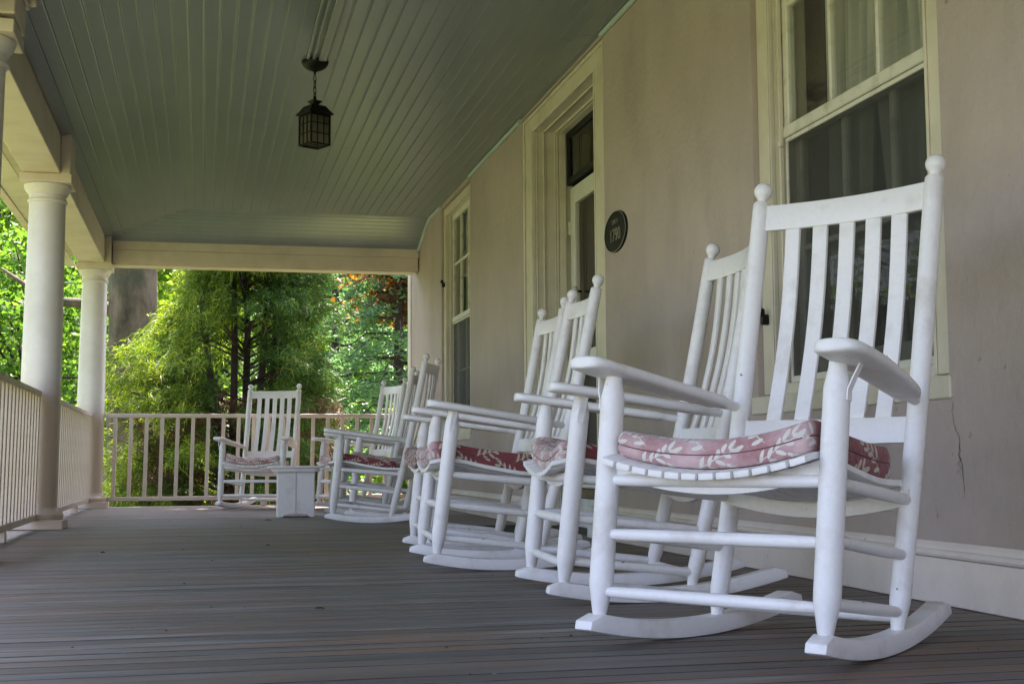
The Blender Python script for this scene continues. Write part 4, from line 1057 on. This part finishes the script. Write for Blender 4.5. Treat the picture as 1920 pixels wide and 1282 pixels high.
# golden thread evergreen
def evergreen():
    X0, Y0_ = .50, 17.6
    root = empty('evergreen_tree', (X0, Y0_, GZ)); tag(root, 'large feathery yellow-green evergreen filling the view past the far railing', 'tree')
    top = 7.4
    def strands(cents, dirs, n_per, ln, wd, droop):
        n = len(cents)*n_per
        c = np.repeat(cents, n_per, 0)+RNG.normal(size=(n, 3))*np.array([.055, .055, .045])
        d = np.repeat(dirs, n_per, 0)+RNG.normal(size=(n, 3))*.62; d /= np.linalg.norm(d, axis=1)[:, None]
        L = ln*RNG.uniform(.5, 1.3, n)[:, None]
        side = np.cross(d, RNG.normal(size=(n, 3))); side /= np.linalg.norm(side, axis=1)[:, None]; side *= wd
        p0 = c; p1 = c+d*L*.5+np.array([0, 0, -1])*L*droop*.18; p2 = c+d*L*.85+np.array([0, 0, -1])*L*droop*.75
        V = np.stack([p0-side, p0+side, p1+side*.8, p1-side*.8, p2], 1).reshape(-1, 3)
        k = np.arange(n)*5
        F4 = np.stack([k, k+1, k+2, k+3], 1); F3 = np.stack([k+3, k+2, k+4, k+4], 1)
        return V, F4, np.stack([k+3, k+2, k+4], 1)
    def smesh(V, F4, F3):
        tri = np.concatenate([F4[:, [0, 1, 2]], F4[:, [0, 2, 3]], F3]); return npmesh('fronds', V, tri)
    # bough tips: golden outer fronds on a leaning, lumpy cone
    C = []; Dd = []; boughs = []; C_in = []; D_in = []
    LT = [(0, 1.7), (1.2, 1.95), (2.15, 1.80), (2.6, 1.42), (3.0, 1.10), (3.4, .72), (4.2, .55), (5.5, .4), (7.4, .05)]
    RT = [(0, 1.0), (1.2, 1.15), (2.15, 1.15), (3.0, 1.15), (3.8, 1.15), (5.0, .8), (7.4, .08)]
    for i in range(560):
        z = .35+(top-.35)*random.random()**1.15; a = random.uniform(0, 2*math.pi)
        lump = 1.0+.10*math.sin(3*a+z*2)+.08*math.sin(7*z+a)
        dx, dy = math.cos(a), math.sin(a)
        rx = interp(LT if dx < 0 else RT, z)*lump; rz = (interp(LT, z)+interp(RT, z))/2*lump
        lx = -.0
        px, py = dx*rx+lx, dy*rz
        # the opening on the near right side that shows the stems
        if abs(px-.10) < .40 and 1.6 < z < 2.9 and (py < .6 or random.random() < .7): continue
        if py < .2 and -.35 < px < .9 and z < 1.3 and random.random() < .75: continue
        boughs.append((px, py, z)); m_ = 9
        for k in range(m_):
            t = .40+.62*k/m_
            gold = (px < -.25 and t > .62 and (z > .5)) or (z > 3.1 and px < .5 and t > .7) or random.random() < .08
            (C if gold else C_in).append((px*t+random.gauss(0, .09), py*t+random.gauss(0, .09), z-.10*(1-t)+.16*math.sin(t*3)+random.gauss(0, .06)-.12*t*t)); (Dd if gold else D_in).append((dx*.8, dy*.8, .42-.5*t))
    C = np.array(C); Dd = np.array(Dd)
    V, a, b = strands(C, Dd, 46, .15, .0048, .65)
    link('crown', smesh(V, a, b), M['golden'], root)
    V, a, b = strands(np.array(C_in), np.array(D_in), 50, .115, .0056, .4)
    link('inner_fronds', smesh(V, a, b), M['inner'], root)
    # brown dead inner twigs low down
    C2 = np.stack([RNG.uniform(-1.3, 1.3, 420), RNG.uniform(-.9, .9, 420), RNG.uniform(.1, 1.9, 420)], 1); D2 = RNG.normal(size=C2.shape)*.6+np.array([0, 0, -.3])
    V, a, b = strands(C2, D2, 26, .24, .004, .6); o = link('dead_fronds', smesh(V, a, b), M['deadf'], root)
    bm = bmesh.new()
    for sx, sy, tx in ((-.12, 0, -.16), (.03, .1, .02), (.17, -.05, .3), (.33, .15, .45), (-.3, .1, -.7)):
        tube(bm, [(sx*.6, sy, -.05), (sx, sy, 1.2), ((sx+tx)/2+.03, sy, 2.6), (tx, sy, 4.4)], [.07, .055, .042, .012], 9)
    link('trunk', mesh(bm), M['bark'], root, smooth=60)
    bm = bmesh.new()
    for (px, py, z) in boughs[::2]:
        zb = max(.2, z-.35*math.hypot(px, py)); tube(bm, [(0, 0, zb), (px*.5, py*.5, (z+zb)/2+.05), (px*.9, py*.9, z)], [.016, .011, .004], 5)
    link('limbs', mesh(bm), M['bark'], root, smooth=60)
evergreen()

# grass and low ground cover beyond the porch
n = 60000; gx = RNG.uniform(-14, 9, n); gy = RNG.uniform(13.8, 40, n)
P = np.stack([gx, gy, np.full(n, GZ)+RNG.uniform(0, .05, n)], 1)
V = np.stack([P+np.stack([RNG.uniform(-.02, .02, n), RNG.uniform(-.02, .02, n), np.zeros(n)], 1), P+np.stack([RNG.uniform(-.02, .02, n), RNG.uniform(-.02, .02, n), np.zeros(n)], 1), P+np.stack([RNG.uniform(-.05, .05, n), RNG.uniform(-.05, .05, n), RNG.uniform(.05, .14, n)], 1)], 1).reshape(-1, 3)
link('grass', npmesh('grass', V, np.arange(3*n).reshape(-1, 3)), M['grass'], None, 'stuff')
# distant wood that closes the view
P = []
for i in range(200):
    a = R_(random.uniform(-45, 32)); d = random.uniform(56, 70); P.append(np.array([math.sin(a)*d, math.cos(a)*d, GZ+random.uniform(0, 9)])+RNG.normal(size=(170, 3))*np.array([2.2, 2.0, 1.3]))
V, F = leaves(np.concatenate(P), .42)
o = link('distant_wood', npmesh('wood', V, F), M['maple'], None, 'stuff'); o['label'] = 'mass of pale green trees far beyond the lawn'
# power line
wire = link('power_line', tubeme([(-9, 20.5, 4.7), (-5, 20.2, 4.35), (-2.9, 20, 4.45), (0, 19.8, 4.8)], [.03]*4, 6), M['black']); tag(wire, 'dark overhead cable crossing behind the second column near its capital', 'cable')

# dead leaves and twigs on the deck
for i, (px, py, L, a, lab) in enumerate(((.335, 3.9, .028, .1, 'brown twig lying alone in the middle of the deck'), (-.45, 6.6, .03, .9, 'small dead leaf on the boards in the left foreground'), (.47, 9.85, .05, .2, 'dark dead leaf just in front of the chair before the evergreen'), (.33, 6.9, .022, .5, 'tiny dark leaf bit in the middle of the deck, far from the chairs'))):
    secs = []
    for k in range(7):
        t = k/6; x_ = (t-.5)*L; r = .0022+(.0045*math.sin(math.pi*t) if i else .001*math.sin(9*t)+.0012)
        secs.append([(x_, -r, .003), (x_, r, .003+.002*math.sin(5*t)), (x_, 0, .006+.003*math.sin(4*t))])
    o = link('dead_leaf' if i else 'twig', ribbon(secs), M['dirt']); o.location = (px, py, 0); o.rotation_euler = (0, 0, a); tag(o, lab, 'leaf' if i else 'twig')

V = []; F = []
for i in range(70):
    x_, y_ = random.uniform(-.9, 1.9), 2.6+random.random()**1.3*9.5; r_0 = random.uniform(.0015, .005); a = random.uniform(0, 6.3); k = len(V)
    for j in range(3): V.append((x_+r_0*math.cos(a+j*2.1)*1.6, y_+r_0*math.sin(a+j*2.1), .0022))
    V.append((x_, y_, .0022+r_0*.8)); F += [(k, k+1, k+3), (k+1, k+2, k+3), (k+2, k, k+3), (k, k+2, k+1)]
me = bpy.data.meshes.new('crumbs'); me.from_pydata(V, [], F); o = link('deck_litter', me, M['dirt'], None, 'stuff')
o['label'] = 'small crumbs of leaf and dirt scattered over the deck'
